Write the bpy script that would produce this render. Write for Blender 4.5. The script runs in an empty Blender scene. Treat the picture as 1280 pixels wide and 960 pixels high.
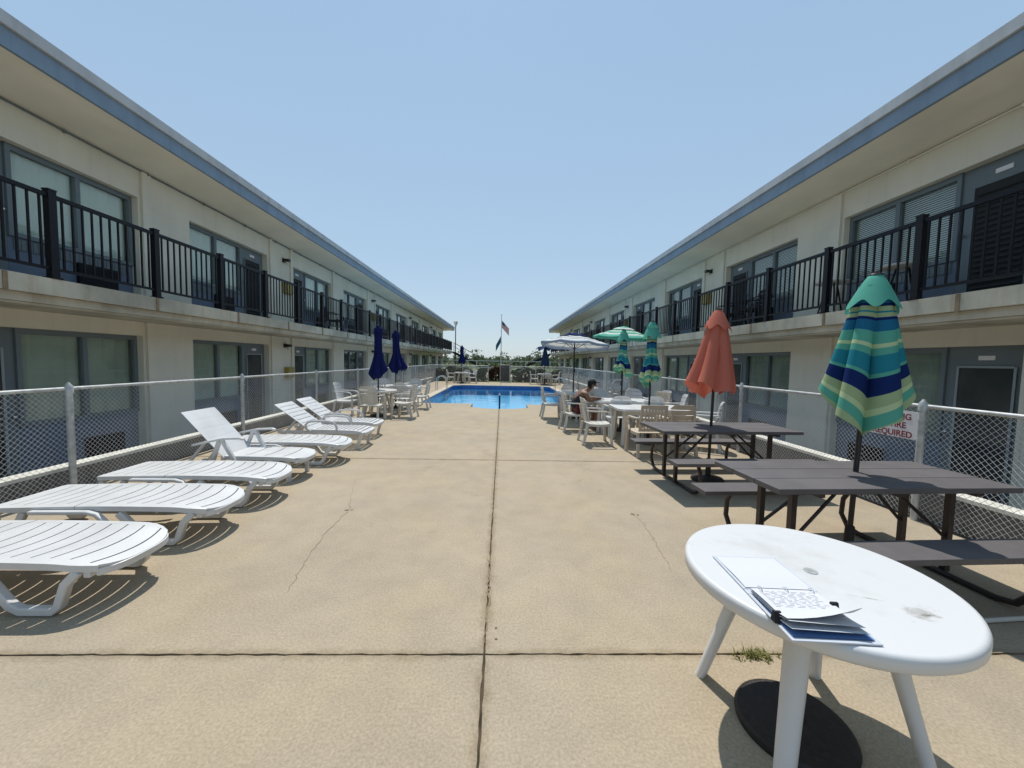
import bpy, bmesh, math, random
from mathutils import Vector, Matrix
random.seed(7)
R = math.radians
sc = bpy.context.scene
COL = sc.collection

# ------------------------------------------------------------------ camera
def make_camera():
    F, yaw, pitch, roll, h = 480.0, R(1.55), R(-3.5), R(1.12), 1.6
    fwd = Vector((math.sin(yaw)*math.cos(pitch), math.cos(yaw)*math.cos(pitch), math.sin(pitch)))
    rt = Vector((math.cos(yaw), -math.sin(yaw), 0))
    up = rt.cross(fwd)
    r2 = rt*math.cos(roll) + up*math.sin(roll)
    u2 = up*math.cos(roll) - rt*math.sin(roll)
    cam = bpy.data.cameras.new('camera'); cam.sensor_width = 36; cam.lens = 36*F/1280
    cam.clip_start = .05; cam.clip_end = 3000
    o = bpy.data.objects.new('camera', cam); COL.objects.link(o)
    m = Matrix((r2, u2, -fwd)).transposed().to_4x4(); m.translation = (0, 0, h)
    o.matrix_world = m
    sc.camera = o
make_camera()
# ------------------------------------------------------------------ sky and sun
SUN_EL, SUN_AZ = R(66), R(-6)
wd = bpy.data.worlds.new('World'); sc.world = wd; wd.use_nodes = True
nt = wd.node_tree; nt.nodes.clear()
wo = nt.nodes.new('ShaderNodeOutputWorld'); bg = nt.nodes.new('ShaderNodeBackground')
sk = nt.nodes.new('ShaderNodeTexSky'); sk.sky_type = 'NISHITA'; sk.sun_disc = False
sk.sun_elevation = SUN_EL; sk.sun_rotation = SUN_AZ; sk.air_density = 1.0; sk.dust_density = .55; sk.ozone_density = 2.2
bg.inputs['Strength'].default_value = .125
tcw = nt.nodes.new('ShaderNodeTexCoord'); spw = nt.nodes.new('ShaderNodeSeparateXYZ'); nt.links.new(tcw.outputs['Generated'], spw.inputs[0])
hz = nt.nodes.new('ShaderNodeValToRGB'); hz.color_ramp.elements[0].position = 0; hz.color_ramp.elements[0].color = (.71, .86, .965, 1)
hz.color_ramp.elements[1].position = .75; hz.color_ramp.elements[1].color = (.46, .71, 1.01, 1)
e_ = hz.color_ramp.elements.new(.22); e_.color = (.58, .79, .99, 1)
nt.links.new(spw.outputs[2], hz.inputs[0])
hm = nt.nodes.new('ShaderNodeVectorMath'); hm.operation = 'SCALE'; hm.inputs[3].default_value = 5.3; nt.links.new(hz.outputs[0], hm.inputs[0])
mxw = nt.nodes.new('ShaderNodeMix'); mxw.data_type = 'RGBA'; mxw.inputs[0].default_value = .78
nt.links.new(sk.outputs[0], mxw.inputs[6]); nt.links.new(hm.outputs[0], mxw.inputs[7])
nt.links.new(mxw.outputs[2], bg.inputs[0]); nt.links.new(bg.outputs[0], wo.inputs[0])
sl = bpy.data.lights.new('sun', 'SUN'); sl.energy = 3.4; sl.angle = R(.5); sl.color = (1, .955, .88)
so = bpy.data.objects.new('sun', sl); COL.objects.link(so)
to_sun = Vector((math.sin(SUN_AZ)*math.cos(SUN_EL), math.cos(SUN_AZ)*math.cos(SUN_EL), math.sin(SUN_EL)))
so.rotation_euler = to_sun.to_track_quat('Z', 'Y').to_euler(); so.location = (0, 0, 20)
vs = sc.view_settings; vs.view_transform = 'Standard'; vs.look = 'None'; vs.exposure = 0.2; vs.gamma = 1
vs.use_curve_mapping = False
sc.cycles.max_bounces = 10; sc.cycles.transparent_max_bounces = 24

# ------------------------------------------------------------------ materials
def mat(name, col, rough=.7, var=.0, scale=4.0, bump=0.0, bscale=60.0, metal=0.0, spec=.5, col2=None, detail=6, streak=None):
    m = bpy.data.materials.new(name); m.use_nodes = True
    t = m.node_tree; b = t.nodes['Principled BSDF']
    b.inputs['Base Color'].default_value = (*col, 1); b.inputs['Roughness'].default_value = rough
    b.inputs['Metallic'].default_value = metal; b.inputs['Specular IOR Level'].default_value = spec
    if var or bump or col2:
        tc = t.nodes.new('ShaderNodeTexCoord')
    if var or col2:
        n = t.nodes.new('ShaderNodeTexNoise'); n.inputs['Scale'].default_value = scale; n.inputs['Detail'].default_value = detail
        t.links.new(tc.outputs['Object'], n.inputs['Vector'])
        r = t.nodes.new('ShaderNodeValToRGB')
        c2 = col2 or tuple(c*(1-var) for c in col)
        c1 = col if col2 else tuple(min(1, c*(1+var*.5)) for c in col)
        r.color_ramp.elements[0].color = (*c2, 1); r.color_ramp.elements[1].color = (*c1, 1)
        r.color_ramp.elements[0].position = .32; r.color_ramp.elements[1].position = .66
        t.links.new(n.outputs['Fac'], r.inputs['Fac']); t.links.new(r.outputs['Color'], b.inputs['Base Color'])
    if streak:                                       # runs of grime down a vertical face
        mp = t.nodes.new('ShaderNodeMapping'); mp.inputs['Scale'].default_value = (2.6, 2.6, .22); t.links.new(tc.outputs['Object'], mp.inputs[0])
        n3 = t.nodes.new('ShaderNodeTexNoise'); n3.inputs['Scale'].default_value = 1.6; n3.inputs['Detail'].default_value = 9; n3.inputs['Roughness'].default_value = .68
        t.links.new(mp.outputs[0], n3.inputs['Vector'])
        r3 = t.nodes.new('ShaderNodeValToRGB'); r3.color_ramp.elements[0].position = .30; r3.color_ramp.elements[0].color = (*streak, 1); r3.color_ramp.elements[1].position = .50; r3.color_ramp.elements[1].color = (1, 1, 1, 1)
        t.links.new(n3.outputs['Fac'], r3.inputs[0])
        x3 = t.nodes.new('ShaderNodeMix'); x3.data_type = 'RGBA'; x3.blend_type = 'MULTIPLY'; x3.inputs[0].default_value = 1
        t.links.new(r.outputs['Color'], x3.inputs[6]); t.links.new(r3.outputs[0], x3.inputs[7]); t.links.new(x3.outputs[2], b.inputs['Base Color'])
    if bump:
        n2 = t.nodes.new('ShaderNodeTexNoise'); n2.inputs['Scale'].default_value = bscale; n2.inputs['Detail'].default_value = 5
        t.links.new(tc.outputs['Object'], n2.inputs['Vector'])
        bp = t.nodes.new('ShaderNodeBump'); bp.inputs['Strength'].default_value = bump; bp.inputs['Distance'].default_value = .01
        t.links.new(n2.outputs['Fac'], bp.inputs['Height']); t.links.new(bp.outputs['Normal'], b.inputs['Normal'])
    return m

def concrete_mat():
    m = bpy.data.materials.new('deck_concrete'); m.use_nodes = True
    t = m.node_tree; b = t.nodes['Principled BSDF']; b.inputs['Roughness'].default_value = .88
    b.inputs['Specular IOR Level'].default_value = .25
    tc = t.nodes.new('ShaderNodeTexCoord')
    def noise(s, d=6, rgh=.55):
        n = t.nodes.new('ShaderNodeTexNoise'); n.inputs['Scale'].default_value = s; n.inputs['Detail'].default_value = d
        n.inputs['Roughness'].default_value = rgh
        t.links.new(tc.outputs['Object'], n.inputs['Vector']); return n
    def ramp(src, a, ca, bb, cb):
        r = t.nodes.new('ShaderNodeValToRGB'); r.color_ramp.elements[0].position = a; r.color_ramp.elements[1].position = bb
        r.color_ramp.elements[0].color = (*ca, 1); r.color_ramp.elements[1].color = (*cb, 1)
        t.links.new(src, r.inputs['Fac']); return r
    def mul(a, c, f=1.0):
        x = t.nodes.new('ShaderNodeMix'); x.data_type = 'RGBA'; x.blend_type = 'MULTIPLY'; x.inputs[0].default_value = f
        t.links.new(a, x.inputs[6]); t.links.new(c, x.inputs[7]); return x.outputs[2]
    big = ramp(noise(.55, 5).outputs['Fac'], .3, (.405, .336, .24), .7, (.455, .38, .276))
    mid = ramp(noise(3.1, 7, .65).outputs['Fac'], .25, (.84, .85, .86), .62, (1, 1, 1))
    fine = ramp(noise(75, 3).outputs['Fac'], .3, (.80, .79, .77), .7, (1.1, 1.1, 1.1))
    st = ramp(noise(1.3, 9, .75).outputs['Fac'], .26, (.70, .68, .64), .40, (1, 1, 1))
    v = t.nodes.new('ShaderNodeTexVoronoi'); v.inputs['Scale'].default_value = 48
    t.links.new(tc.outputs['Object'], v.inputs['Vector'])
    agg = ramp(v.outputs['Distance'], .05, (1.22, 1.22, 1.22), .17, (1, 1, 1))
    # dirt worked into the concrete along the joints
    sp = t.nodes.new('ShaderNodeSeparateXYZ'); t.links.new(tc.outputs['Object'], sp.inputs[0])
    def dist(sock, at):
        a = t.nodes.new('ShaderNodeMath'); a.operation = 'SUBTRACT'; t.links.new(sock, a.inputs[0]); a.inputs[1].default_value = at
        b2 = t.nodes.new('ShaderNodeMath'); b2.operation = 'ABSOLUTE'; t.links.new(a.outputs[0], b2.inputs[0]); return b2.outputs[0]
    def mn(a, b2, op='MINIMUM'):
        x = t.nodes.new('ShaderNodeMath'); x.operation = op; t.links.new(a, x.inputs[0])
        if isinstance(b2, float): x.inputs[1].default_value = b2
        else: t.links.new(b2, x.inputs[1])
        return x.outputs[0]
    dd = mn(mn(dist(sp.outputs[0], -.068), dist(sp.outputs[1], 2.0)), dist(sp.outputs[1], 6.08))
    dn = mn(dd, mn(noise(9, 8, .75).outputs['Fac'], .16, 'MULTIPLY'), 'SUBTRACT')
    jd = ramp(mn(dn, .12, 'ADD'), .03, (.70, .66, .60), .09, (1, 1, 1))
    patch = ramp(noise(.9, 2).outputs['Fac'], .40, (1.015, 1.0, .985), .62, (.965, .975, 1.0))
    c0 = mul(big.outputs[0], jd.outputs[0]); c0 = mul(c0, patch.outputs[0])
    class _O: pass
    big = _O(); big.outputs = [c0]
    c = mul(mul(mul(mul(big.outputs[0], mid.outputs[0]), fine.outputs[0]), st.outputs[0]), agg.outputs[0], .7)
    t.links.new(c, b.inputs['Base Color'])
    bp = t.nodes.new('ShaderNodeBump'); bp.inputs['Strength'].default_value = .35; bp.inputs['Distance'].default_value = .006
    t.links.new(noise(110, 4).outputs['Fac'], bp.inputs['Height']); t.links.new(bp.outputs['Normal'], b.inputs['Normal'])
    return m

def stripe_mat(name, stops, rough=.85, trans=.25):
    """cloth coloured by the float attribute 'st' running down the canopy"""
    m = bpy.data.materials.new(name); m.use_nodes = True
    t = m.node_tree; b = t.nodes['Principled BSDF']; b.inputs['Roughness'].default_value = rough
    b.inputs['Specular IOR Level'].default_value = .1
    a = t.nodes.new('ShaderNodeAttribute'); a.attribute_name = 'st'
    r = t.nodes.new('ShaderNodeValToRGB'); r.color_ramp.interpolation = 'CONSTANT'
    e = r.color_ramp.elements
    e[0].position = 0; e[0].color = (*stops[0][1], 1); e[1].position = stops[1][0]; e[1].color = (*stops[1][1], 1)
    for p, c in stops[2:]:
        x = e.new(p); x.color = (*c, 1)
    t.links.new(a.outputs['Fac'], r.inputs['Fac']); t.links.new(r.outputs[0], b.inputs['Base Color'])
    cloth_trans(t, b, r.outputs[0], trans)
    return m
def cloth_trans(t, b, colsock, f):
    tr = t.nodes.new('ShaderNodeBsdfTranslucent'); mx = t.nodes.new('ShaderNodeMixShader'); mx.inputs[0].default_value = f
    out = [n for n in t.nodes if n.type == 'OUTPUT_MATERIAL'][0]
    if colsock: t.links.new(colsock, tr.inputs['Color'])
    else: tr.inputs['Color'].default_value = b.inputs['Base Color'].default_value
    t.links.new(b.outputs[0], mx.inputs[1]); t.links.new(tr.outputs[0], mx.inputs[2]); t.links.new(mx.outputs[0], out.inputs[0])
def cloth(name, col, f=.2):
    m = mat(name, col, .9, spec=.1); t = m.node_tree; cloth_trans(t, t.nodes['Principled BSDF'], None, f); return m

def glass_mat(name, tint, gloss):
    m = bpy.data.materials.new(name); m.use_nodes = True; t = m.node_tree
    t.nodes.remove(t.nodes['Principled BSDF']); out = t.nodes['Material Output']
    tr = t.nodes.new('ShaderNodeBsdfTransparent'); tr.inputs[0].default_value = (*tint, 1)
    gl = t.nodes.new('ShaderNodeBsdfGlossy'); gl.inputs['Roughness'].default_value = .03
    fr = t.nodes.new('ShaderNodeFresnel')
    ge = t.nodes.new('ShaderNodeNewGeometry'); mm = t.nodes.new('ShaderNodeMath'); mm.operation = 'MULTIPLY_ADD'
    t.links.new(ge.outputs['Backfacing'], mm.inputs[0]); mm.inputs[1].default_value = 1/gloss-gloss; mm.inputs[2].default_value = gloss
    t.links.new(mm.outputs[0], fr.inputs[0])
    mx = t.nodes.new('ShaderNodeMixShader')
    t.links.new(fr.outputs[0], mx.inputs[0]); t.links.new(tr.outputs[0], mx.inputs[1]); t.links.new(gl.outputs[0], mx.inputs[2])
    t.links.new(mx.outputs[0], out.inputs[0]); return m

def water_mat():
    m = glass_mat('pool_water', (.93, .985, 1), 1.33); t = m.node_tree
    out = t.nodes['Material Output']
    tc = t.nodes.new('ShaderNodeTexCoord'); n = t.nodes.new('ShaderNodeTexNoise'); n.inputs['Scale'].default_value = 2.2; n.inputs['Detail'].default_value = 3
    t.links.new(tc.outputs['Object'], n.inputs['Vector'])
    bp = t.nodes.new('ShaderNodeBump'); bp.inputs['Strength'].default_value = .22; bp.inputs['Distance'].default_value = .05
    t.links.new(n.outputs['Fac'], bp.inputs['Height'])
    for nd in t.nodes:
        if nd.type in ('BSDF_GLOSSY', 'FRESNEL'): t.links.new(bp.outputs[0], nd.inputs['Normal'])
    va = t.nodes.new('ShaderNodeVolumeAbsorption'); va.inputs['Color'].default_value = (.05, .66, .98, 1); va.inputs['Density'].default_value = .09
    t.links.new(va.outputs[0], out.inputs['Volume'])
    return m

def leaf_mat(name, c1, c2):
    m = bpy.data.materials.new(name); m.use_nodes = True; t = m.node_tree; b = t.nodes['Principled BSDF']
    b.inputs['Roughness'].default_value = .6; b.inputs['Specular IOR Level'].default_value = .3
    a = t.nodes.new('ShaderNodeAttribute'); a.attribute_name = 'st'
    r = t.nodes.new('ShaderNodeValToRGB'); r.color_ramp.elements[0].color = (*c1, 1); r.color_ramp.elements[1].color = (*c2, 1)
    t.links.new(a.outputs['Fac'], r.inputs['Fac']); t.links.new(r.outputs[0], b.inputs['Base Color'])
    cloth_trans(t, b, r.outputs[0], .25); return m

M = {}
M['deck'] = concrete_mat()
M['joint'] = mat('joint_dirt', (.085, .06, .035), .95, var=.6, scale=12)
M['crack'] = mat('hairline_crack', (.24, .18, .11), .95)
M['ground'] = mat('sandy_ground', (.30, .26, .18), .95, var=.3, scale=.3)
M['grass'] = mat('short_grass', (.09, .12, .04), .95, var=.4, scale=1.5)
M['walk'] = mat('walkway_concrete', (.20, .19, .18), .9, var=.25, scale=2)
M['road'] = mat('asphalt', (.06, .06, .06), .9, var=.2, scale=3)
M['stucco'] = mat('cream_stucco', (.74, .71, .60), .9, var=.08, scale=1.1, bump=.25, bscale=45, streak=(.94, .93, .91))
M['soffit'] = mat('painted_soffit', (.78, .75, .64), .9, var=.09, scale=.9, bump=.15, bscale=20)
M['slab'] = mat('balcony_concrete', (.52, .485, .39), .9, var=.3, scale=1.6, bump=.2, streak=(.80, .75, .66))
M['rust'] = mat('rust_stain', (.27, .20, .13), .9, var=.3, scale=9)
M['fascia'] = mat('blue_fascia', (.20, .27, .35), .55, var=.12, scale=2, streak=(.80, .82, .84))
M['gravel'] = mat('grey_roof_edge', (.50, .51, .51), .5, var=.15, scale=2, streak=(.78, .78, .76))
M['frame'] = mat('grey_window_frame', (.15, .185, .20), .6)
M['doorglass'] = mat('dark_door_glass', (.05, .055, .055), .12, var=.4, scale=1.5)
M['trim'] = mat('screen_door_trim', (.30, .34, .36), .5)
M['panel'] = mat('blue_wall_panel', (.145, .185, .25), .7, var=.12, scale=2)
M['curtain'] = mat('pale_curtain', (.50, .53, .46), .9, var=.18, scale=.8)
M['curtain2'] = mat('bright_curtain', (.82, .83, .78), .9, var=.1, scale=.8)
M['curtain_grey'] = mat('grey_curtain', (.34, .37, .33), .9, var=.25, scale=.9)
M['curtain_open'] = mat('dim_drawn_shade', (.12, .14, .14), .9, var=.4, scale=1.2)  # dark colour on the curtain sheet stands in for an open, unlit window
M['blind'] = mat('blind_slat', (.78, .77, .72), .6)
M['dark'] = mat('dark_interior', (.02, .022, .022), .8)
M['glass'] = glass_mat('window_glass', (.90, .94, .92), 1.5)
M['rail'] = mat('black_railing_paint', (.008, .008, .011), .45, spec=.25)
M['lampblk'] = mat('black_lamp', (.015, .015, .015), .4)
M['yellow'] = mat('yellow_box', (.34, .26, .07), .6)
M['galv'] = mat('galvanised_steel', (.52, .53, .52), .5, var=.25, scale=14, metal=.25)
M['wire'] = mat('fence_wire', (.56, .57, .56), .5, metal=.2)
M['cap'] = mat('wall_cap_paint', (.70, .69, .62), .9, var=.15, scale=5, bump=.3)
M['lowwall'] = mat('weathered_block', (.17, .155, .14), .95, var=.35, scale=2.5, bump=.3, bscale=25, streak=(.6, .58, .55))
M['plastic'] = mat('white_resin', (.66, .66, .655), .38, var=.10, scale=3, streak=(.93, .92, .90))
def smudged_resin():
    m = mat('smudged_white_resin', (.66, .66, .655), .36); t = m.node_tree; b = t.nodes['Principled BSDF']
    tc = t.nodes.new('ShaderNodeTexCoord')
    def blob(cx, cy, sx, sy, rot, lo, hi, sc_, seed):
        mp = t.nodes.new('ShaderNodeMapping'); mp.vector_type = 'TEXTURE'; mp.inputs['Location'].default_value = (cx, cy, .72); mp.inputs['Rotation'].default_value = (0, 0, rot); mp.inputs['Scale'].default_value = (sx, sy, .05)
        t.links.new(tc.outputs['Object'], mp.inputs[0])
        ln = t.nodes.new('ShaderNodeVectorMath'); ln.operation = 'LENGTH'; t.links.new(mp.outputs[0], ln.inputs[0])
        n = t.nodes.new('ShaderNodeTexNoise'); n.inputs['Scale'].default_value = sc_; n.inputs['Detail'].default_value = 7; n.inputs['Roughness'].default_value = .7; t.links.new(tc.outputs['Object'], n.inputs['Vector'])
        a = t.nodes.new('ShaderNodeMath'); a.operation = 'SUBTRACT'; t.links.new(n.outputs['Fac'], a.inputs[0])
        q = t.nodes.new('ShaderNodeMath'); q.operation = 'MULTIPLY'; t.links.new(ln.outputs['Value'], q.inputs[0]); q.inputs[1].default_value = .34; t.links.new(q.outputs[0], a.inputs[1])
        r = t.nodes.new('ShaderNodeMapRange'); r.inputs[1].default_value = lo; r.inputs[2].default_value = hi; r.inputs[4].default_value = 1; t.links.new(a.outputs[0], r.inputs[0]); return r.outputs[0]
    col = None
    for args, c in (((.185, -.27, .085, .05, .3, .22, .5, 26, 0), (.36, .34, .31)), ((.20, -.285, .028, .016, .2, .22, .42, 40, 0), (.12, .11, .10)), ((.07, -.185, .075, .006, -.35, .2, .5, 30, 0), (.36, .34, .32)), ((-.05, .1, .9, .9, 0, .40, .60, 5, 0), (.585, .58, .565))):
        f = blob(*args); mx = t.nodes.new('ShaderNodeMix'); mx.data_type = 'RGBA'; t.links.new(f, mx.inputs[0])
        if col is None: mx.inputs[6].default_value = (.66, .665, .665, 1)
        else: t.links.new(col, mx.inputs[6])
        mx.inputs[7].default_value = (*c, 1); col = mx.outputs[2]
    t.links.new(col, b.inputs['Base Color']); return m
M['tabletop'] = smudged_resin()
M['plastic_old'] = mat('aged_white_resin', (.60, .58, .53), .45, var=.08, scale=6)
M['beige'] = mat('beige_resin', (.56, .48, .38), .5, var=.08, scale=6)
M['plank'] = mat('dark_grey_plank', (.115, .105, .108), .6, var=.16, scale=3.5, bump=.15, bscale=40)
M['brown'] = mat('dark_brown_metal', (.035, .024, .022), .45)
M['blackbase'] = mat('black_rubber_base', (.026, .020, .017), .6, var=.3, scale=30, bump=.4, bscale=50)
M['pole'] = mat('dark_pole', (.022, .02, .022), .4)
M['rustpole'] = mat('rusty_steel', (.12, .05, .03), .8, var=.4, scale=30)
M['navy'] = cloth('navy_canvas', (.012, .018, .10), .12)
M['slatebl'] = cloth('slate_blue_canvas', (.03, .055, .12), .15)
M['orange'] = cloth('coral_canvas', (.62, .20, .14), .28)
mint, lime, teal, blue, navy, white = (.12, .44, .34), (.39, .50, .28), (.025, .25, .33), (.02, .16, .30), (.012, .03, .14), (.72, .74, .70)
M['seaside'] = stripe_mat('teal_striped_canvas', [(0, mint), (.27, blue), (.345, navy), (.365, lime), (.395, teal), (.41, lime), (.435, navy), (.455, blue), (.52, mint), (.59, (.55, .68, .40)), (.615, mint), (.655, teal), (.745, mint), (.765, navy), (.845, lime), (.895, (.55, .68, .40)), (.925, mint), (.975, lime)])
M['mintstripe'] = stripe_mat('mint_striped_canvas', [(0, (.10, .42, .30)), (.18, white), (.3, (.12, .45, .33)), (.42, (.5, .65, .5)), (.55, (.10, .42, .30)), (.68, white), (.8, (.14, .48, .36)), (.93, (.10, .36, .27))])
M['navystripe'] = stripe_mat('navy_white_canvas', [(0, navy), (.34, white), (.50, (.03, .06, .18)), (.56, white), (.70, (.16, .22, .34)), (.75, white), (.92, (.30, .36, .45))])
M['inner'] = cloth('pale_canvas', (.62, .60, .52), .3)
M['pooltile'] = mat('blue_waterline_tile', (.03, .10, .30), .25, var=.3, scale=5)
M['poolshell'] = mat('pool_shell_paint', (.09, .50, .78), .6, var=.06, scale=1.2)
M['coping'] = mat('pool_coping', (.52, .45, .36), .85, var=.15, scale=4)
M['water'] = water_mat()
M['chrome'] = mat('stainless_steel', (.7, .7, .7), .15, metal=1)
M['paper'] = mat('white_paper', (.62, .63, .66), .8)
M['ink'] = mat('grey_ink', (.38, .38, .42), .9)
M['bluepaper'] = mat('blue_binder_board', (.10, .20, .42), .6)
M['clear'] = mat('milky_plastic_sleeve', (.58, .62, .68), .2)
M['signwhite'] = mat('sign_white', (.78, .76, .76), .5)
M['signred'] = mat('sign_red', (.26, .015, .03), .6)
M['skin'] = mat('tanned_skin', (.20, .10, .06), .55)
M['hair'] = mat('black_cap', (.006, .006, .007), .8)
M['maroon'] = mat('maroon_cloth', (.12, .02, .02), .9)
M['blackcloth'] = mat('black_cloth', (.02, .02, .025), .9)
M['soot'] = mat('dirt_smudge', (.30, .28, .26), .9)
M['hedge'] = leaf_mat('hedge_leaves', (.022, .035, .014), (.085, .11, .04))
M['far'] = leaf_mat('dune_scrub_leaves', (.075, .10, .05), (.20, .23, .11))
M['flower'] = leaf_mat('pink_flower_leaves', (.05, .05, .02), (.30, .09, .08))
M['weed'] = leaf_mat('weed_leaves', (.13, .15, .04), (.30, .28, .09))
M['woodfence'] = mat('white_railing_paint', (.66, .66, .62), .7)
M['darkslat'] = mat('dark_gate_slats', (.085, .083, .08), .8, var=.2, scale=8)

# ------------------------------------------------------------------ mesh helpers
class MB:
    def __init__(s): s.v = []; s.f = []; s.a = []; s.mi = []; s.cur = 0
    def add(s, vs, fs, st=None):
        o = len(s.v); s.v += [tuple(x) for x in vs]; s.f += [tuple(i+o for i in f) for f in fs]
        s.a += list(st) if st is not None else [0.0]*len(vs); s.mi += [s.cur]*len(fs); return s
    def box(s, x0, x1, y0, y1, z0, z1, m=None):
        vs = [Vector(p) for p in ((x0,y0,z0),(x1,y0,z0),(x1,y1,z0),(x0,y1,z0),(x0,y0,z1),(x1,y0,z1),(x1,y1,z1),(x0,y1,z1))]
        if m: vs = [m @ v for v in vs]
        return s.add(vs, [(3,2,1,0),(4,5,6,7),(0,1,5,4),(1,2,6,5),(2,3,7,6),(3,0,4,7)])
    def tube(s, pts, r, n=8, cap=True, closed=False):
        pts = [Vector(p) for p in pts]; rs = r if isinstance(r, (list, tuple)) else [r]*len(pts)
        N = len(pts); vs = []; fs = []
        ref = None
        for i, p in enumerate(pts):
            if closed: d = (pts[(i+1) % N]-pts[i-1])
            else: d = (pts[min(i+1, N-1)]-pts[max(i-1, 0)])
            d.normalize()
            if ref is None:
                ref = Vector((0,0,1)) if abs(d.z) < .9 else Vector((1,0,0))
            a = ref - d*ref.dot(d)
            if a.length < 1e-4: a = d.orthogonal()
            a.normalize(); ref = a; b = d.cross(a)
            for k in range(n):
                t = 2*math.pi*(k+.5)/n
                vs.append(p + (a*math.cos(t)+b*math.sin(t))*rs[i])
        for i in range(N if closed else N-1):
            j = (i+1) % N
            for k in range(n):
                fs.append((i*n+k, i*n+(k+1) % n, j*n+(k+1) % n, j*n+k))
        if cap and not closed: fs.append(tuple(range(n))[::-1]); fs.append(tuple(range((N-1)*n, N*n)))
        return s.add(vs, fs)
    def beam(s, pts, w, t, up=(0,0,1)):
        """rectangular bar along a path: w across (perpendicular to up), t along up"""
        pts = [Vector(p) for p in pts]; N = len(pts); vs = []; fs = []; U = Vector(up)
        for i, p in enumerate(pts):
            d = (pts[min(i+1, N-1)]-pts[max(i-1, 0)]).normalized()
            side = d.cross(U)
            if side.length < 1e-3: side = d.cross(Vector((0, 1, 0)))
            side.normalize(); u = side.cross(d).normalized()
            for a, b in ((-1,-1),(1,-1),(1,1),(-1,1)): vs.append(p + side*a*w/2 + u*b*t/2)
        for i in range(N-1):
            for k in range(4): fs.append((i*4+k, i*4+(k+1) % 4, (i+1)*4+(k+1) % 4, (i+1)*4+k))
        fs.append((3,2,1,0)); fs.append(tuple((N-1)*4+k for k in range(4)))
        return s.add(vs, fs)
    def prism(s, poly, h0, h1, axis='z'):
        n = len(poly)
        def P(a, b, c): return (a, b, c) if axis == 'z' else (a, c, b) if axis == 'y' else (c, a, b)
        vs = [P(a, b, h0) for a, b in poly] + [P(a, b, h1) for a, b in poly]
        fs = [tuple(range(n))[::-1], tuple(range(n, 2*n))] + [(i, (i+1) % n, n+(i+1) % n, n+i) for i in range(n)]
        return s.add(vs, fs)
    def lathe(s, prof, n=24, cx=0, cy=0, cap=True):
        vs = []; fs = []; N = len(prof)
        for r, z in prof:
            for k in range(n):
                t = 2*math.pi*k/n; vs.append((cx+r*math.cos(t), cy+r*math.sin(t), z))
        for i in range(N-1):
            for k in range(n): fs.append((i*n+k, i*n+(k+1) % n, (i+1)*n+(k+1) % n, (i+1)*n+k))
        if cap: fs.append(tuple(range(n))[::-1]); fs.append(tuple(range((N-1)*n, N*n)))
        return s.add(vs, fs)
    def sphere(s, c, r, nu=14, nv=9, sx=1, sy=1, sz=1):
        vs = []; fs = []
        for i in range(nv+1):
            p = math.pi*i/nv
            for k in range(nu):
                t = 2*math.pi*k/nu
                vs.append((c[0]+sx*r*math.sin(p)*math.cos(t), c[1]+sy*r*math.sin(p)*math.sin(t), c[2]+sz*r*math.cos(p)))
        for i in range(nv):
            for k in range(nu): fs.append((i*nu+k, (i+1)*nu+k, (i+1)*nu+(k+1) % nu, i*nu+(k+1) % nu))
        return s.add(vs, fs)
    def build(s, name, m, parent=None, smooth=False, ang=40, bevel=0, fix=True):
        me = bpy.data.meshes.new(name); me.from_pydata(s.v, [], s.f)
        for x in (m if isinstance(m, (list, tuple)) else [m]): me.materials.append(x)
        if any(s.mi): me.polygons.foreach_set('material_index', s.mi)
        if any(s.a):
            at = me.attributes.new('st', 'FLOAT', 'POINT'); at.data.foreach_set('value', s.a)
        if fix:
            bm = bmesh.new(); bm.from_mesh(me); bmesh.ops.recalc_face_normals(bm, faces=bm.faces); bm.to_mesh(me); bm.free()
        if smooth:
            me.polygons.foreach_set('use_smooth', [True]*len(me.polygons)); me.set_sharp_from_angle(angle=R(ang))
        me.update()
        o = bpy.data.objects.new(name, me); COL.objects.link(o)
        if parent: o.parent = parent
        if bevel:
            b = o.modifiers.new('bevel', 'BEVEL'); b.width = bevel; b.segments = 2; b.limit_method = 'ANGLE'; b.angle_limit = R(40)
        return o
def tag(o, label=None, cat=None, group=None, kind=None):
    if label: o['label'] = label
    if cat: o['category'] = cat
    if group: o['group'] = group
    if kind: o['kind'] = kind
    return o
def empty(name, label, cat, loc=(0,0,0), rz=0, group=None):
    o = bpy.data.objects.new(name, None); COL.objects.link(o); o.location = loc; o.rotation_euler = (0, 0, rz)
    o.empty_display_size = .2
    return tag(o, label, cat, group)
def copy_tree(o, parent=None):
    c = o.copy(); COL.objects.link(c)
    if parent: c.parent = parent
    for ch in list(o.children): copy_tree(ch, c)
    return c
def struct(mb, name, m, **k):
    return tag(mb.build(name, m, **k), kind='structure', label=None)

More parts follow.
